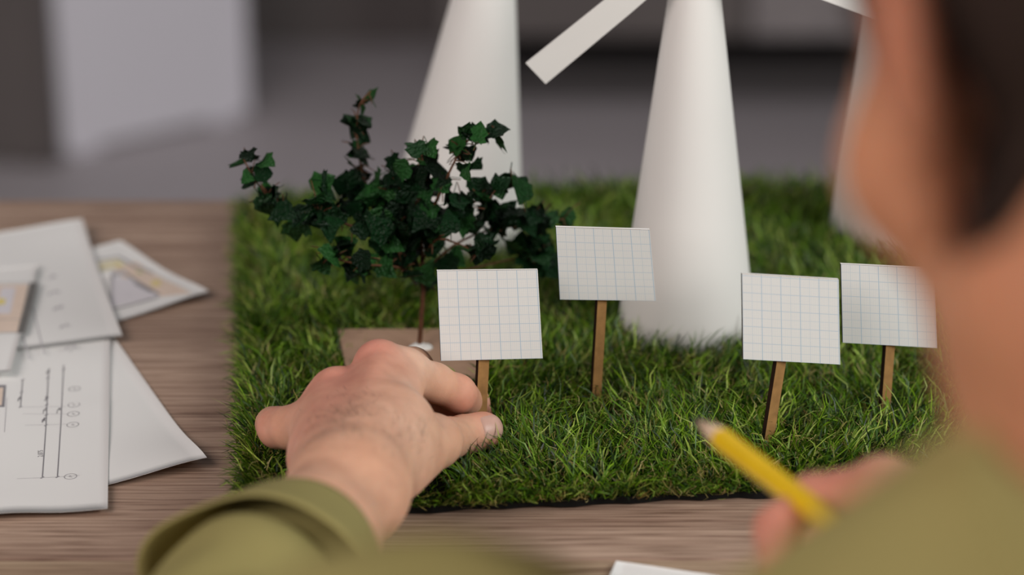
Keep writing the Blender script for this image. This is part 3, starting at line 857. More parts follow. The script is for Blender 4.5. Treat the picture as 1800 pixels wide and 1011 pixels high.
# upper sheet with faint marks
A = Sheet(W(216, 606), W(153, 427), W(100, 640), 0.178, 0.297, 0.0042,
          lambda s, t: 0.004 * math.exp(-((s - .178) ** 2 + t * t) / 0.0012) + 0.0012 * math.exp(-(s * s + t * t) / .0008))
A.build('sheet with a column of faint marks, its far corner curling up')
A.px_lines('faint_marks', M_ink_faint, scribble(A, [(90, 487), (95, 515), (103, 542), (114, 572), (124, 611)], 9, 3.5), 0.0012)
A.px_lines('thin_lines', M_ink_faint, [[(60, 552), (78, 623)], [(40, 590), (52, 632)], [(57, 540), (62, 560)]], 0.0007)
# small plan on top
E_ = Sheet(W(20, 676), W(68, 490), W(0, 677), 0.150, 0.14, 0.0060, lambda s, t: 0.0012 * math.exp(-(t * t) / .0002))
E_.build('topmost sheet, showing a beige room plan with a dark border')
E_.patch('beige_plan', M_ink_beige, [(-60, 500), (50, 500), (33, 584), (-80, 584)], 0.0001)
E_.patch('dark_border', M_ink_dark, [(52, 497), (67, 497), (43, 586), (30, 586)], 0.00015)
E_.px_lines('border_line', M_ink, [[(-40, 498), (66, 498)], [(-60, 586), (42, 586)], [(-60, 562), (36, 562)]], 0.0006, 0.0002)
E_.patch('pale_table', M_ink_lilac, [(2, 506), (28, 506), (18, 552), (-6, 552)], 0.0002)
E_.patch('yellow_seat', M_ink_yellow, [(-4, 526), (10, 526), (8, 536), (-6, 536)], 0.0003)
# sheet at the near edge of the table
Fp = Sheet(W(1083, 994), W(1215, 1010), W(1080, 1100), 0.210, 0.135, 0.0010, lambda s, t: 0.0012 * math.exp(-(s * s + t * t) / .0009))
Fp.build('white sheet peeking over the near table edge below the turf')

# ------------------------------------------------------------------ pencil
pt0, pt1 = P(1221, 736, 0.955), P(1478, 934, 0.848)
pd = unit(pt1 - pt0); plen = np.linalg.norm(pt1 - pt0)
pencil = empty('pencil', pt1, 'yellow pencil held in the man\'s right hand, sharpened tip raised', 'pencil')
M_yel = mat('yellow_paint', (0.86, 0.55, 0.008, 1), 0.4, 0.5, noise=(60, 0.04))
M_cedar = mat('bare_wood', lin(214, 186, 160), 0.7, 0.3, noise=(300, 0.1))
M_graph = mat('graphite', (0.06, 0.06, 0.065, 1), 0.4, 0.5, noise=(300, 0.2))
rp = 0.0046
tube('barrel', [pt0 + pd * 0.023, pt0 + pd * (plen - 0.012), pt0 + pd * (plen - 0.004), pt1], [rp, rp, rp * .85, rp * .45], M_yel, pencil, 6, False)
tube('sharpened_wood', [pt0 + pd * 0.005, pt0 + pd * 0.024], [0.0014, rp * 0.97], M_cedar, pencil, 16)
tube('lead', [pt0, pt0 + pd * 0.0052], [0.0003, 0.0014], M_graph, pencil, 10)

# ------------------------------------------------------------------ signed-distance surfaces
class Prim:
    __slots__ = ('f', 'c', 'r')
    def __init__(s, f, c, r): s.f, s.c, s.r = f, np.array(c, float), float(r)
def cone(a, b, ra, rb):
    a, b = np.array(a, float), np.array(b, float); ab = b - a; L2 = np.dot(ab, ab) + 1e-12
    def f(p):
        t = np.clip(((p - a) @ ab) / L2, 0, 1)
        q = p - a - t[:, None] * ab
        return np.sqrt((q * q).sum(1)) - (ra + (rb - ra) * t)
    return Prim(f, (a + b) / 2, math.sqrt(L2) / 2 + max(ra, rb))
def ball(a, r): 
    a = np.array(a, float)
    return Prim(lambda p: np.sqrt(((p - a) ** 2).sum(1)) - r, a, r)
def ell(c, rad, R=np.eye(3)):
    c, rad = np.array(c, float), np.array(rad, float)
    def f(p):
        q = (p - c) @ R
        k0 = np.sqrt(((q / rad) ** 2).sum(1)); k1 = np.sqrt(((q / rad ** 2) ** 2).sum(1)) + 1e-9
        return k0 * (k0 - 1) / k1
    return Prim(f, c, rad.max())
def smin(a, b, k):
    h = np.clip(0.5 + 0.5 * (b - a) / k, 0, 1)
    return b * (1 - h) + a * h - k * h * (1 - h)
EXTRA = [0.0]          # how far beyond the points asked for a field has to stay true
class Blend:
    """smooth union of primitives; items are (prim, k, sign)"""
    def __init__(s, items):
        s.items = items
        cs = np.array([i[0].c for i in items if i[2] > 0]); rs_ = np.array([i[0].r for i in items if i[2] > 0])
        s.c = cs.mean(0); s.r = float((np.linalg.norm(cs - s.c, axis=1) + rs_).max())
    def f(s, p):
        d = None
        c = p.mean(0); br = np.sqrt(((p - c) ** 2).sum(1)).max() + EXTRA[0]
        for pr, k, sg in s.items:
            if d is not None and np.linalg.norm(pr.c - c) - pr.r - br > (max(k, 0) + 0.004 if sg > 0 else 0.012): 
                continue
            v = pr.f(p)
            if d is None: d = v
            elif sg > 0: d = smin(d, v, k)
            else: d = -smin(-d, v, k)
        return d
class Tree:
    """min over chains, each softly joined to a common body"""
    def __init__(s, body, chains, k): 
        s.body, s.chains, s.k = body, chains, k
        al = [body] + chains
        s.c = body.c; s.r = max(np.linalg.norm(x.c - s.c) + x.r for x in al)
    def f(s, p):
        b = s.body.f(p); d = b
        for ch in s.chains: d = np.minimum(d, smin(b, ch.f(p), s.k))
        return d
def total(fields):
    def f(p):
        d = None
        c = p.mean(0); br = np.sqrt(((p - c) ** 2).sum(1)).max() + EXTRA[0]
        for q in fields:
            if d is not None and np.linalg.norm(q.c - c) - q.r - br > 0.02: continue
            v = q.f(p); d = v if d is None else np.minimum(d, v)
        return d
    return f
def surface(f, lo, hi, h, B=14, margin=1.6):
    lo = np.array(lo, float); hi = np.array(hi, float)
    nb = np.ceil((hi - lo) / (h * B)).astype(int)
    top = 1
    while top * 2 <= nb.min(): top *= 2
    I = np.stack(np.meshgrid(*[np.arange(0, n, top) for n in nb], indexing='ij'), -1).reshape(-1, 3)
    while True:
        C = lo + (I + top * 0.5) * h * B
        EXTRA[0] = h * B * top * 0.87 * margin + 0.004
        dv = np.array([f(c[None])[0] for c in C])
        EXTRA[0] = 0.0
        I = I[np.abs(dv) < h * B * top * 0.87 * margin + 0.004]
        if top == 1: break
        top //= 2
        I = (I[:, None, :] + np.array([[i, j, k] for i in (0, top) for j in (0, top) for k in (0, top)])[None]).reshape(-1, 3)
        I = I[(I < nb).all(1)]
    N = B + 1
    g = np.stack(np.meshgrid(*[np.arange(N)] * 3, indexing='ij'), -1).reshape(-1, 3)
    DIM = nb * B + 2
    def key(ix): return (ix[..., 0].astype(np.int64) * DIM[1] + ix[..., 1]) * DIM[2] + ix[..., 2]
    VK, VP, QK = [], [], []
    offs = np.array([[i, j, k] for i in (0, 1) for j in (0, 1) for k in (0, 1)])
    edges = [(a, b) for a in range(8) for b in range(a + 1, 8) if np.abs(offs[a] - offs[b]).sum() == 1]
    for bi in I:
        b0 = bi * B
        D = f(lo + (g + b0) * h).reshape(N, N, N)
        if D.min() > 0 or D.max() < 0: continue
        ins = D < 0
        cs_ = [D[o[0]:o[0] + B, o[1]:o[1] + B, o[2]:o[2] + B] for o in offs]
        s_ = sum((c < 0).astype(int) for c in cs_)
        cell = np.argwhere((s_ > 0) & (s_ < 8))
        if len(cell) == 0: continue
        vals = np.stack([c[cell[:, 0], cell[:, 1], cell[:, 2]] for c in cs_], 1)
        acc = np.zeros((len(cell), 3)); cnt = np.zeros(len(cell))
        for a, b in edges:
            va, vb_ = vals[:, a], vals[:, b]
            m_ = (va < 0) != (vb_ < 0)
            t = np.where(m_, va / np.where(m_, va - vb_, 1), 0)
            acc += np.where(m_[:, None], offs[a] + t[:, None] * (offs[b] - offs[a]), 0); cnt += m_
        VK.append(key(cell + b0)); VP.append(lo + (cell + b0 + acc / cnt[:, None]) * h)
        for ax in range(3):
            A0 = ins[:B, :B, :B]; A1 = ins[1:, :B, :B] if ax == 0 else ins[:B, 1:, :B] if ax == 1 else ins[:B, :B, 1:]
            e = np.argwhere(A0 != A1)
            if len(e) == 0: continue
            fl = A0[e[:, 0], e[:, 1], e[:, 2]]
            u = np.zeros(3, int); v = np.zeros(3, int); u[(ax + 1) % 3] = 1; v[(ax + 2) % 3] = 1
            e = e + b0
            q = np.stack([key(e - u - v), key(e - v), key(e), key(e - u)], 1)
            q[~fl] = q[~fl][:, ::-1]
            QK.append(q[(e - u - v).min(1) >= 0])
    VK = np.concatenate(VK); VP = np.concatenate(VP); QK = np.concatenate(QK)
    o = np.argsort(VK); VK = VK[o]; VP = VP[o]
    ix = np.searchsorted(VK, QK); ix = np.minimum(ix, len(VK) - 1)
    ok = (VK[ix] == QK).all(1)
    return VP, ix[ok]
def relax(V, Q, it=3, lam=0.5):
    e = np.concatenate([Q[:, [0, 1]], Q[:, [1, 2]], Q[:, [2, 3]], Q[:, [3, 0]]])
    e = np.concatenate([e, e[:, ::-1]])
    cnt = np.bincount(e[:, 0], minlength=len(V)).astype(float) + 1e-9
    for k in range(it):
        for lm in (lam, -lam * 0.92):
            av = np.stack([np.bincount(e[:, 0], weights=V[e[:, 1], c], minlength=len(V)) for c in range(3)], 1) / cnt[:, None]
            V = V + lm * (av - V)
    return V

# ------------------------------------------------------------------ the man
def chain(pts, k=0.004):
    return Blend([(cone(pts[i][0], pts[i + 1][0], pts[i][1], pts[i + 1][1]), k, 1) for i in range(len(pts) - 1)])
V3 = lambda *a: np.array(a, float)
# --- left hand
wL = W(609, 868, .046); elL = V3(-.140, .685, .046); shL = V3(-.022, .53, .166)
dirL = unit(elL - wL); sdL = unit(np.cross(dirL, V3(0, 0, 1)))          # across the forearm
if sdL[0] < 0: sdL = -sdL
iM, mM, rM, pM = W(713, 657, .049), W(667, 645, .055), W(592, 690, .046), W(573, 712, .040)
wI, wP = W(640, 835, .047), W(577, 830, .042)
palm = Blend([
    (cone(wI, iM, .0165, .0105), .01, 1), (cone(W(622, 835, .048), mM, .0165, .0108), .010, 1),
    (cone(W(592, 832, .045), rM, .0165, .0105), .010, 1), (cone(wP, pM, .0165, .0100), .010, 1),
    (cone(W(568, 812, .034), W(558, 752, .031), .0155, .0120), .010, 1),
    (cone(W(690, 812, .037), P(764, 777, 1.112), .0185, .0118), .012, 1),
    (cone(W(640, 760, .034), W(640, 700, .036), .016, .013), .012, 1),
    (cone(wI, P(705, 740, 1.085), .016, .0125), .014, 1),
    (cone(wL + sdL * .0065, wL - sdL * .0065, .0190, .0190), .014, 1),
    (cone(wL + dirL * .04 + sdL * .0075, wL + dirL * .25 + sdL * .012, .0205, .031), .012, 1),
    (cone(wL + dirL * .04 - sdL * .0075, wL + dirL * .25 - sdL * .012, .0205, .031), .012, 1),
    (cone(wL, wL + dirL * .05, .0200, .0235), .012, 1),
    (ball(iM + V3(-.001, 0, .0015), .0104), .003, 1), (ball(mM + V3(0, 0, .0022), .0104), .003, 1), (ball(rM + V3(0, 0, .001), .0100), .003, 1), (ball(pM + V3(-.001, 0, .0005), .0094), .003, 1),
    (cone(mM + V3(.001, -.012, .007), W(628, 780, .0605), .0024, .0020), .006, 1),      # tendons
    (cone(iM + V3(-.001, -.012, .006), W(650, 790, .0600), .0022, .0020), .006, 1),
    (cone(rM + V3(.001, -.012, .005), W(606, 790, .0575), .0020, .0018), .006, 1),
])
iP = P(803, 692, 1.160); iD = P(829, 706, 1.183); iT = P(842, 730, 1.190)
f_index = chain([(iM, .0104), (iM * .45 + iP * .55 + V3(0, 0, .001), .0090), (iP, .0088), (iD, .0080), (iT, .0068)])
mP = mM + V3(.014, .036, -.016); mD = mP + V3(.012, .008, -.018); mT = mD + V3(.006, -.006, -.013)
f_mid = chain([(mM, .0106), (mP, .0090), (mD, .0080), (mT, .0068)])
rP = rM + V3(.004, .034, -.016); rD = rP + V3(.008, .002, -.016); rT = rD + V3(.005, -.010, -.006)
f_ring = chain([(rM, .0100), (rP, .0086), (rD, .0076), (rT, .0066)])
f_pink = chain([(W(556, 752, .034), .0120), (W(512, 752, .029), .0098), (W(489, 752, .025), .0093), (W(480, 746, .017), .0078), (W(494, 742, .009), .0066)])
thM, thI, thT = P(764, 777, 1.114), P(814, 765, 1.147), P(852, 756, 1.154)
f_thumb = chain([(thM, .0118), (thM * .5 + thI * .5, .0094), (thI, .0090), (thT, .0082)], .004)
f_thumb.items.append((ell(thT * .8 + thI * .2, (.0085, .0085, .0080)), .004, 1))
hand_l = Tree(palm, [f_index, f_mid, f_ring, f_pink, f_thumb], .0055)
# --- right hand, closed round the pencil
shR = V3(.375, .585, .150); elR = V3(.455, .735, .040)
wR = P(1775, 965, .80); dirR = unit(elR - wR)
iMr, iPr, iDr, iTr = P(1556, 862, .872), P(1428, 878, .889), P(1366, 930, .872), P(1356, 985, .858)
mMr, mPr, mTr = P(1600, 900, .865), P(1462, 945, .894), P(1425, 1018, .872)
def below(p, d): return p + V3(*d)
palm_r = Blend([
    (cone(wR, iMr, .0185, .0112), .012, 1), (cone(wR, mMr, .0185, .0112), .012, 1),
    (cone(wR, below(mMr, (.004, .002, -.018)), .0185, .0108), .012, 1), (cone(wR, below(mMr, (.008, .004, -.036)), .0175, .0100), .012, 1),
    (cone(P(1715, 950, .81), P(1598, 938, .838), .017, .0125), .012, 1),
    (cone(wR, wR + dirR * .05, .0205, .024), .012, 1), (cone(wR + dirR * .05, elR, .024, .036), .012, 1),
    (ball(iMr + V3(0, 0, .0012), .0110), .004, 1),
])
fr = [chain([(iMr, .0108), (iPr, .0088), (iDr, .0080), (iTr, .0068)]),
      chain([(mMr, .0108), (mPr, .0090), (mTr, .0076)]),
      chain([(below(mMr, (.004, .002, -.018)), .0104), (below(mPr, (.004, 0, -.018)), .0086), (below(mTr, (.006, 0, -.012)), .0072)]),
      chain([(below(mMr, (.008, .004, -.036)), .0096), (below(mPr, (.012, 0, -.034)), .0078), (below(mTr, (.016, 0, -.024)), .0064)]),
      chain([(P(1598, 938, .838), .0120), (P(1515, 968, .848), .0098), (P(1447, 950, .864), .0078)])]
hand_r = Tree(palm_r, fr, .005)
# --- head
yaw, tip = math.radians(23), math.radians(20)
fw = unit(V3(-math.sin(yaw) * math.cos(tip), math.cos(yaw) * math.cos(tip), -math.sin(tip)))
lf = unit(V3(-math.cos(yaw), -math.sin(yaw), 0))
upv = np.cross(fw, lf); upv = upv if upv[2] > 0 else -upv
HR = np.stack([fw, lf, upv], 1)                        # columns: forward, left, up
EAR = P(1648, 172, .535)
HC = EAR - lf * .074
def Hd(f, l, u): return HC + HR @ (np.array([f, l, u], float) * 0.01)
def hell(c, r): return ell(Hd(*c), np.array(r, float) * 0.01, HR)
def hcone(a, b, ra, rb): return cone(Hd(*a), Hd(*b), ra * .01, rb * .01)
nk0, nk1 = Hd(-2.4, 0, -4.5), V3(.180, .490, .228)
nk0[0] = max(nk0[0], .165)
head = Blend([
    (hell((-1.2, 0, 4.6), (9.6, 7.5, 8.4)), .02, 1), (hell((3.6, 0, -1.0), (5.6, 6.3, 8.6)), .02, 1),
    (hcone((.4, 5.1, -4.6), (6.6, 1.6, -9.2), 1.7, 1.6), .02, 1), (hcone((.4, -5.1, -4.6), (6.6, -1.6, -9.2), 1.7, 1.6), .02, 1),
    (hell((7.2, 0, -9.3), (2.0, 2.2, 1.6)), .012, 1), (hell((3, 0, -7.0), (4.5, 4.6, 3.2)), .02, 1),
    (hcone((8.2, 3.2, 2.7), (8.9, 0.8, 2.5), 1.0, 0.9), .012, 1), (hcone((8.2, -3.2, 2.7), (8.9, -0.8, 2.5), 1.0, 0.9), .012, 1),
    (hcone((6.2, 4.5, -1.7), (7.4, 3.2, -2.4), 1.7, 1.3), .018, 1), (hcone((6.2, -4.5, -1.7), (7.4, -3.2, -2.4), 1.7, 1.3), .018, 1),
    (ball(Hd(9.6, 3.2, .7), .0115), .010, -1), (ball(Hd(9.6, -3.2, .7), .0115), .010, -1),
    (hcone((8.9, 0, 1.8), (11.0, 0, -2.0), .75, 1.0), .010, 1), (ball(Hd(10.0, 1.2, -2.4), .008), .006, 1), (ball(Hd(10.0, -1.2, -2.4), .008), .006, 1),
    (hell((8.6, 0, -5.0), (1.1, 2.0, .62)), .009, 1), (hell((8.5, 0, -6.1), (1.0, 1.7, .7)), .009, 1),
    (cone(nk0, nk1, .060, .066), .03, 1),
    (cone(nk1 + V3(0, 0, -.03), nk1 + V3(-.06, .02, -.10), .045, .03), .03, 1), (cone(nk1 + V3(0, 0, -.03), nk1 + V3(.06, .02, -.10), .045, .03), .03, 1),
    (ell(nk1 + V3(0, .01, -.13), (.12, .075, .09)), .04, 1),
])
def ear(sg):
    tilt = math.radians(24)
    a = unit(fw * math.cos(tilt) - lf * sg * math.sin(tilt)) ; n_ = unit(np.cross(upv, a)); n_ = n_ if np.dot(n_, lf * sg) > 0 else -n_
    ti = math.radians(11); a, u2 = a * math.cos(ti) + upv * math.sin(ti), upv * math.cos(ti) - a * math.sin(ti)
    R = np.stack([a, n_, u2], 1)
    c = HC + lf * sg * .079 - fw * .001
    L = lambda x, y, z: c + R @ (np.array([x, y, z]) * .01)
    it = [(ell(L(0, 0, .4), (.0165, .0050, .0275), R), .004, 1)]
    rim = [L(1.5 * math.cos(t) - .1, .32, .5 + 2.6 * math.sin(t)) for t in np.linspace(-.2, 3.9, 12)]
    for i in range(11): it.append((cone(rim[i], rim[i + 1], .0034, .0034), .003, 1))
    it.append((ell(L(.35, .05, -2.5), (.0095, .0052, .0110), R), .006, 1))
    it.append((cone(L(1.5, .1, .3), L(1.5, .1, -.6), .004, .004), .004, 1))
    it.append((ell(L(.25, .75, -.1), (.0075, .0065, .0115), R), .005, -1))
    it.append((cone(c - n_ * .004 + R @ V3(.008, -.004, 0), HC + lf * sg * .068 + fw * .004, .011, .012), .006, 1))
    return Blend(it)
arms = Blend([(cone(elL, elL * .5 + shL * .5, .036, .044), .03, 1), (cone(elL * .5 + shL * .5, shL, .042, .043), .03, 1), (cone(elL, elL + unit(wL - elL) * .06, .036, .033), .02, 1),
              (cone(shL, nk1 + V3(-.05, .02, -.09), .040, .036), .03, 1)])
arms_r = Blend([(cone(elR, elR * .5 + shR * .5, .036, .044), .03, 1), (cone(elR * .5 + shR * .5, shR, .044, .052), .03, 1), (cone(shR, nk1 + V3(.05, .02, -.09), .042, .04), .03, 1)])
fields = [hand_l, hand_r, Tree(head, [ear(1), ear(-1)], .005), arms, arms_r]
FB = total(fields)
V, Q = surface(FB, (-.24, .36, -.02), (.53, 1.10, .50), .00145)
V = relax(V, Q, 2)
me = raw_mesh('body', V, Q)
# skin tint: redder knuckles, finger ends, ears and nose
base = np.array([0.70, 0.405, 0.275]); red = np.array([0.69, 0.285, 0.220]); pale = np.array([0.78, 0.54, 0.41])
def near(pts, r):
    w = np.zeros(len(V))
    for p in pts: w = np.maximum(w, np.exp(-((V - p) ** 2).sum(1) / (r * r)))
    return w
w = np.clip(0.85 * near([mM + V3(-.002, .002, .008), rM, pM, W(489, 752, .024), iPr, iDr, iTr, mPr, (iMr + iPr) / 2], .016) + .8 * near([iP, iD, iT, thT, mT, mD, rT], .012) + 0.7 * near([Hd(-.5, 7.9, 1.8), Hd(-.5, 7.9, 3.0), Hd(11, 0, -2)], .022)
            + 0.6 * near([W(590, 730, .053), W(560, 790, .045), W(620, 690, .056)], .026), 0, 1)
wp = np.clip(0.8 * near([iM + V3(.004, 0, .008), W(725, 720, .05)], .013) + .6 * near([W(700, 780, .05)], .02), 0, 1)
C = base * (1 - w[:, None]) + red * w[:, None]; C = C * (1 - wp[:, None]) + pale * wp[:, None]
headw = np.clip((V[:, 2] - .235) / .03, 0, 1) * (V[:, 1] < .75); C = C * (1 - headw[:, None]) + C * np.array([.84, .66, .54]) * headw[:, None]
rw = near([iMr, iPr, iDr], .05); C = C * (1 - rw[:, None] * .35) + C * np.array([.9, .62, .6]) * rw[:, None] * .35
# lips
lw = near([Hd(9.8, 0, -5.2), Hd(9.5, 1.3, -5.4), Hd(9.5, -1.3, -5.4), Hd(9.6, 0, -6.0)], .006) * .7; C = C * (1 - lw[:, None]) + np.array([.42, .15, .12]) * lw[:, None]
set_tint(me, C)
M_skin = attr_mat('skin', 0.5, 0.35, sss=0.35, bump=[(1400, 0.10, 0.0003), (260, 0.12, 0.0006)], noise=(90, (.90, .84, .82, 1), (1.06, 1.05, 1.04, 1)))
man = empty('person', (.19, .46, -.25), 'man in an olive shirt leaning over the turf, placing a sign and holding a pencil', 'person')
link('body', me, M_skin, man, True)

# nails
M_nail = mat('nail', lin(205, 165, 150), 0.38, 0.4, noise=(150, 0.05))
def nail(fld, tp, bs, nrm, length, width, tip_off):
    ax = unit(tp - bs); n_ = unit(nrm - ax * np.dot(nrm, ax)); s_ = np.cross(ax, n_)
    NU, NV = 14, 12; pts = []; fs = []
    for i in range(NU + 1):
        for j in range(NV + 1):
            u = i / NU; v = j / NV * 2 - 1
            ww = width * (1 - 0.30 * max(0, (u - .7) / .3) ** 2 - 0.16 * max(0, (.25 - u) / .25) ** 2)
            pts.append(tp + ax * (tip_off - length * (1 - u)) + s_ * v * ww / 2 - n_ * .001)
    pts = np.array(pts)
    for _ in range(24): pts = pts + n_ * (-fld.f(pts))[:, None] * .7      # out to the skin
    u = np.repeat(np.arange(NU + 1) / NU, NV + 1); v = np.abs(np.tile(np.arange(NV + 1) / NV * 2 - 1, NU + 1))
    pts = pts + n_ * (0.00045 - .0005 * v ** 4 - .0004 * (u < .02) + .0003 * u)[:, None]
    for i in range(NU):
        for j in range(NV):
            a0 = i * (NV + 1) + j; fs.append((a0, a0 + 1, a0 + NV + 2, a0 + NV + 1))
    return mesh_from('nail', pts, fs)
tocam = unit(V3(0, 0, CAM_H) - thT)
link('thumbnail', nail(f_thumb, thT, thI, unit(tocam + V3(.05, 0, .12)), .0135, .0112, .0072), M_nail, man, True)
link('fingernail', nail(f_index, iT, iD, V3(.5, 1, .3), .0095, .0085, .005), M_nail, man, True)
link('fingernail', nail(f_mid, mT, mD, V3(0, 1, 0), .0095, .0085, .005), M_nail, man, True)
link('fingernail', nail(fr[0], iTr, iDr, V3(-1, .4, 0), .0095, .0085, .005), M_nail, man, True)

# eyes
M_eye = mat('eye_white', (0.75, 0.72, 0.70, 1), 0.15, 0.5, noise=(300, 0.03)); M_iris = mat('brown_iris', (0.05, 0.025, 0.012, 1), 0.15, 0.5, noise=(900, 0.3))
for s in (1, -1):
    bm = bmesh.new(); bmesh.ops.create_uvsphere(bm, u_segments=24, v_segments=16, radius=.0118, matrix=Matrix.Translation(Vector([float(c) for c in Hd(7.32, s * 3.15, .6)])))
    ey = link('eye', bm_mesh('eye', bm), M_eye, man, True)
    c_ = Hd(7.32, s * 3.15, .6) + unit(fw - upv * .3) * .0072
    bm = bmesh.new(); bmesh.ops.create_uvsphere(bm, u_segments=20, v_segments=12, radius=.0052, matrix=Matrix.Translation(Vector([float(c) for c in c_])))
    link('iris', bm_mesh('iris', bm), M_iris, ey, True)
    tube('eyebrow', [Hd(9.8, s * 1.3, 2.7), Hd(9.65, s * 2.2, 3.0), Hd(9.25, s * 3.1, 3.1), Hd(8.2, s * 4.3, 2.8)], [.0014, .0026, .0026, .0010], M_iris, man, 8)

# hair: a cropped cap with sideburns, cut round the ears
hb = hell((-1.3, 0, 4.5), (10.15, 8.1, 9.25))
def hair_f(p):
    sk = head.f(p)
    d = np.minimum(hb.f(p), sk - .0042)
    q = (p - HC) @ HR * 100
    f_, l_, u_ = q[:, 0], q[:, 1], q[:, 2]
    inner = sk + .004
    line = np.where(f_ > 6.0, 7.2 + 0.42 * (f_ - 6.0) - .03 * l_ * l_ * (f_ > 6), np.where(f_ > 0.5, np.interp(f_, [.5, 1.2, 1.4, 3.4, 4.6, 6.0], [3.6, 3.4, -1.0, -0.6, 2.2, 5.6]), np.interp(f_, [-9, -2.2, -1.0, 0.2, 0.5], [-1.8, -1.9, -3.2, -3.6, 2.0])))
    side = np.abs(l_) > 3.5
    line = np.where(side | (f_ < 0) | (f_ > 2.2), line, line)
    cut = (line - u_) * 0.008
    return np.maximum(np.maximum(d, cut), -inner)
hfield = type('F', (), {})(); 
Vh, Qh = surface(hair_f, HC - .16, HC + .17, .0026, margin=2.2)
Vh = relax(Vh, Qh, 3)
M_hair = mat('dark_brown_hair', (0.030, 0.016, 0.011, 1), 0.6, 0.3, noise=(400, 0.4), bump=(700, 0.8, 0.002))
link('hair', raw_mesh('hair', Vh, Qh), M_hair, man, True)

# fine dark hair on the back of the left hand and wrist
hv, hf = [], []
rh = np.random.RandomState(3)
nrm_all = None
for _ in range(300):
    g_ = rh.normal(0, 1, 2)
    if rh.rand() < .65: px_, py_ = 612 + g_[0] * 34 + (rh.rand() - .5) * 30, 735 + g_[1] * 26
    else: px_, py_ = 720 + g_[0] * 26, 770 + g_[1] * 20
    r_ = ray(px_, py_); t = .98; o_ = V3(0, 0, CAM_H); ok = False
    for _k in range(40):
        dd = float(hand_l.f((o_ + r_ * t)[None])[0]); t += dd * .8
        if abs(dd) < .0003: ok = True; break
    if not ok: continue
    p = o_ + r_ * t; e = .0012
    nn = np.array([float(hand_l.f((p + e * a_)[None])[0]) - float(hand_l.f((p - e * a_)[None])[0]) for a_ in np.eye(3)]); nn = unit(nn)
    gd = V3(-.55 + rh.normal(0, .35), .35 + rh.normal(0, .35), 0); gd = unit(gd - nn * np.dot(gd, nn))
    Lh = rh.uniform(.003, .0075); wv = np.cross(gd, nn) * .00006
    pts = [p - nn * .0004, p + gd * Lh * .5 + nn * .0009, p + gd * Lh + nn * .0006 + np.cross(gd, nn) * rh.normal(0, .001)]
    o = len(hv)
    for i, q in enumerate(pts): hv += [q - wv * (1 - i * .35), q + wv * (1 - i * .35)]
    hf += [(o, o + 1, o + 3, o + 2), (o + 2, o + 3, o + 5, o + 4)]
ah = link('arm_hair', mesh_from('arm_hair', hv, hf), M_hair, man); ah['kind'] = 'stuff'

# shirt
axp = lambda t: wL + dirL * t
C1 = axp(.053); RC = .0335
def folds(p, a):
    return a * (np.sin(p[:, 0] * 95 + 2.1 * np.sin(p[:, 1] * 60) + p[:, 2] * 40) * .6 + np.sin(p[:, 1] * 130 + p[:, 0] * 70 - p[:, 2] * 90) * .4)
shirt_b = Blend([
    (cone(axp(.078), axp(.110), .0265, .0340), .02, 1), (cone(axp(.110), elL, .0350, .046), .02, 1), (cone(elL, elL * .5 + shL * .5, .047, .053), .025, 1),
    (cone(elL * .5 + shL * .5, shL, .053, .056), .025, 1),
    (cone(shL, V3(.058, .535, .136), .050, .054), .025, 1), (cone(V3(.058, .535, .138), V3(.136, .512, .207), .054, .057), .02, 1),
    (cone(V3(.136, .512, .205), nk1 + V3(-.01, .0, -.035), .058, .066), .02, 1),
    (cone(wR + dirR * .082, elR, .030, .048), .02, 1), (cone(elR, elR * .5 + shR * .5, .050, .058), .025, 1), (cone(elR * .5 + shR * .5, shR, .058, .062), .03, 1),
    (cone(shR, nk1 + V3(.05, .03, -.045), .058, .062), .04, 1),
    (ell(nk1 + V3(0, .0, -.17), (.185, .105, .20)), .04, 1), (cone(nk1 + V3(-.03, -.05, -.40), nk1 + V3(.03, -.05, -.40), .13, .13), .08, 1),
    (cone(nk1 + V3(0, -.02, -.2), nk1 + V3(0, -.05, -.4), .14, .14), .06, 1),
])
neckhole = cone(nk0 + V3(0, 0, .03), nk1 + V3(0, .0, .012), .058, .061)
def shirt_f(p):
    d = shirt_b.f(p) + folds(p, .0016)
    d = np.maximum(d, -(neckhole.f(p)))
    d = np.maximum(d, np.where(p[:, 1] > .648, .0012 - p[:, 2], -1.0))      # sleeves rest on the table
    return d
Vs_, Qs_ = surface(shirt_f, (-.25, .26, -.34), (.58, .92, .30), .0034)
Vs_ = relax(Vs_, Qs_, 2)
M_shirt = mat('olive_cotton', lin(153, 143, 91), 0.85, 0.2, noise=(14, 0.10), bump=(900, 0.25, 0.0004))
shirt = link('shirt', raw_mesh('shirt', Vs_, Qs_), M_shirt, man, True)
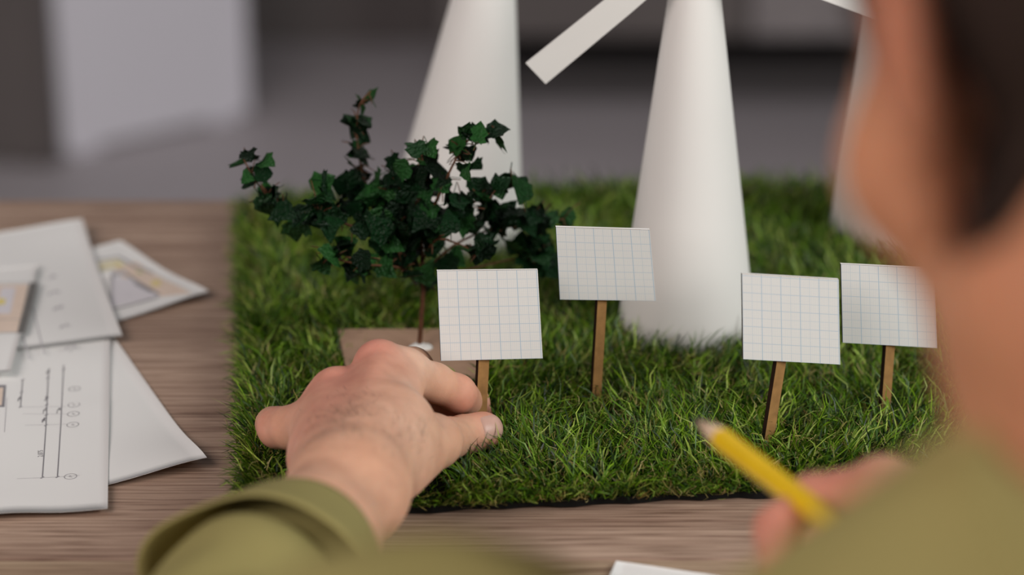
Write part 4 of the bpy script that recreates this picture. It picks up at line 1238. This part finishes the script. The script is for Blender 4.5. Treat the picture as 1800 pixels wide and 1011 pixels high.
# collar band standing round the neck
na = unit(nk0 - nk1); n1_, b1_ = frame_for(na)
cv, cf = [], []
SEG = 72
prof = [(.0665, .006), (.0655, .020), (.0665, .034), (.0690, .036), (.0715, .030), (.0760, .012), (.0780, -.006), (.0755, -.007), (.0725, .010), (.0695, .022)]
for k in range(SEG):
    th = 2 * math.pi * k / SEG
    dr_ = math.cos(th) * n1_ + math.sin(th) * b1_
    for (r, hgt) in prof:
        rr = r * (1 + .02 * math.sin(3 * th + 1)); cv.append(nk1 + na * (hgt + .012 + .004 * math.sin(2 * th)) + dr_ * rr)
m_ = len(prof)
for k in range(SEG):
    k2 = (k + 1) % SEG
    for i in range(m_):
        i2 = (i + 1) % m_
        cf.append((k * m_ + i, k * m_ + i2, k2 * m_ + i2, k2 * m_ + i))
link('collar', mesh_from('collar', cv, cf), M_shirt, man, True)
# rolled cuff, open towards the elbow
def cuff(C1, ax, k):
    sd = unit(np.cross(ax, V3(0, 0, 1))); up_ = np.cross(sd, ax)
    if up_[2] < 0: up_ = -up_
    cv, cf = [], []
    prof = [(.0275, .050), (.0285, .012), (.0300, .001), (.0322, -.001), (.0345, .004), (.0395, .020), (.0462, .040), (.0470, .0425), (.0458, .0435), (.0436, .038), (.0365, .020), (.0315, .012), (.0300, .05)]
    for q in range(SEG):
        th = 2 * math.pi * q / SEG
        dr_ = math.cos(th) * sd * 1.06 + math.sin(th) * up_ * 0.98
        for i, (r, x) in enumerate(prof):
            e_ = (r - .03) / .015
            rr = r * k * (1 + .035 * e_ * math.sin(3 * th + .8) + .02 * e_ * math.sin(5 * th))
            q_ = C1 + ax * (x + .0025 * math.sin(2 * th + 1)) + dr_ * rr
            q_[2] = max(q_[2], .0014 + .0002 * i); cv.append(q_)
    m_ = len(prof)
    for q in range(SEG):
        q2 = (q + 1) % SEG
        for i in range(m_ - 1):
            cf.append((q * m_ + i, q * m_ + i + 1, q2 * m_ + i + 1, q2 * m_ + i))
    return link('cuff', mesh_from('cuff', cv, cf), M_shirt, man, True)
cuff(C1, dirL, 1.0)
cuff(wR + dirR * .045, dirR, 0.95)
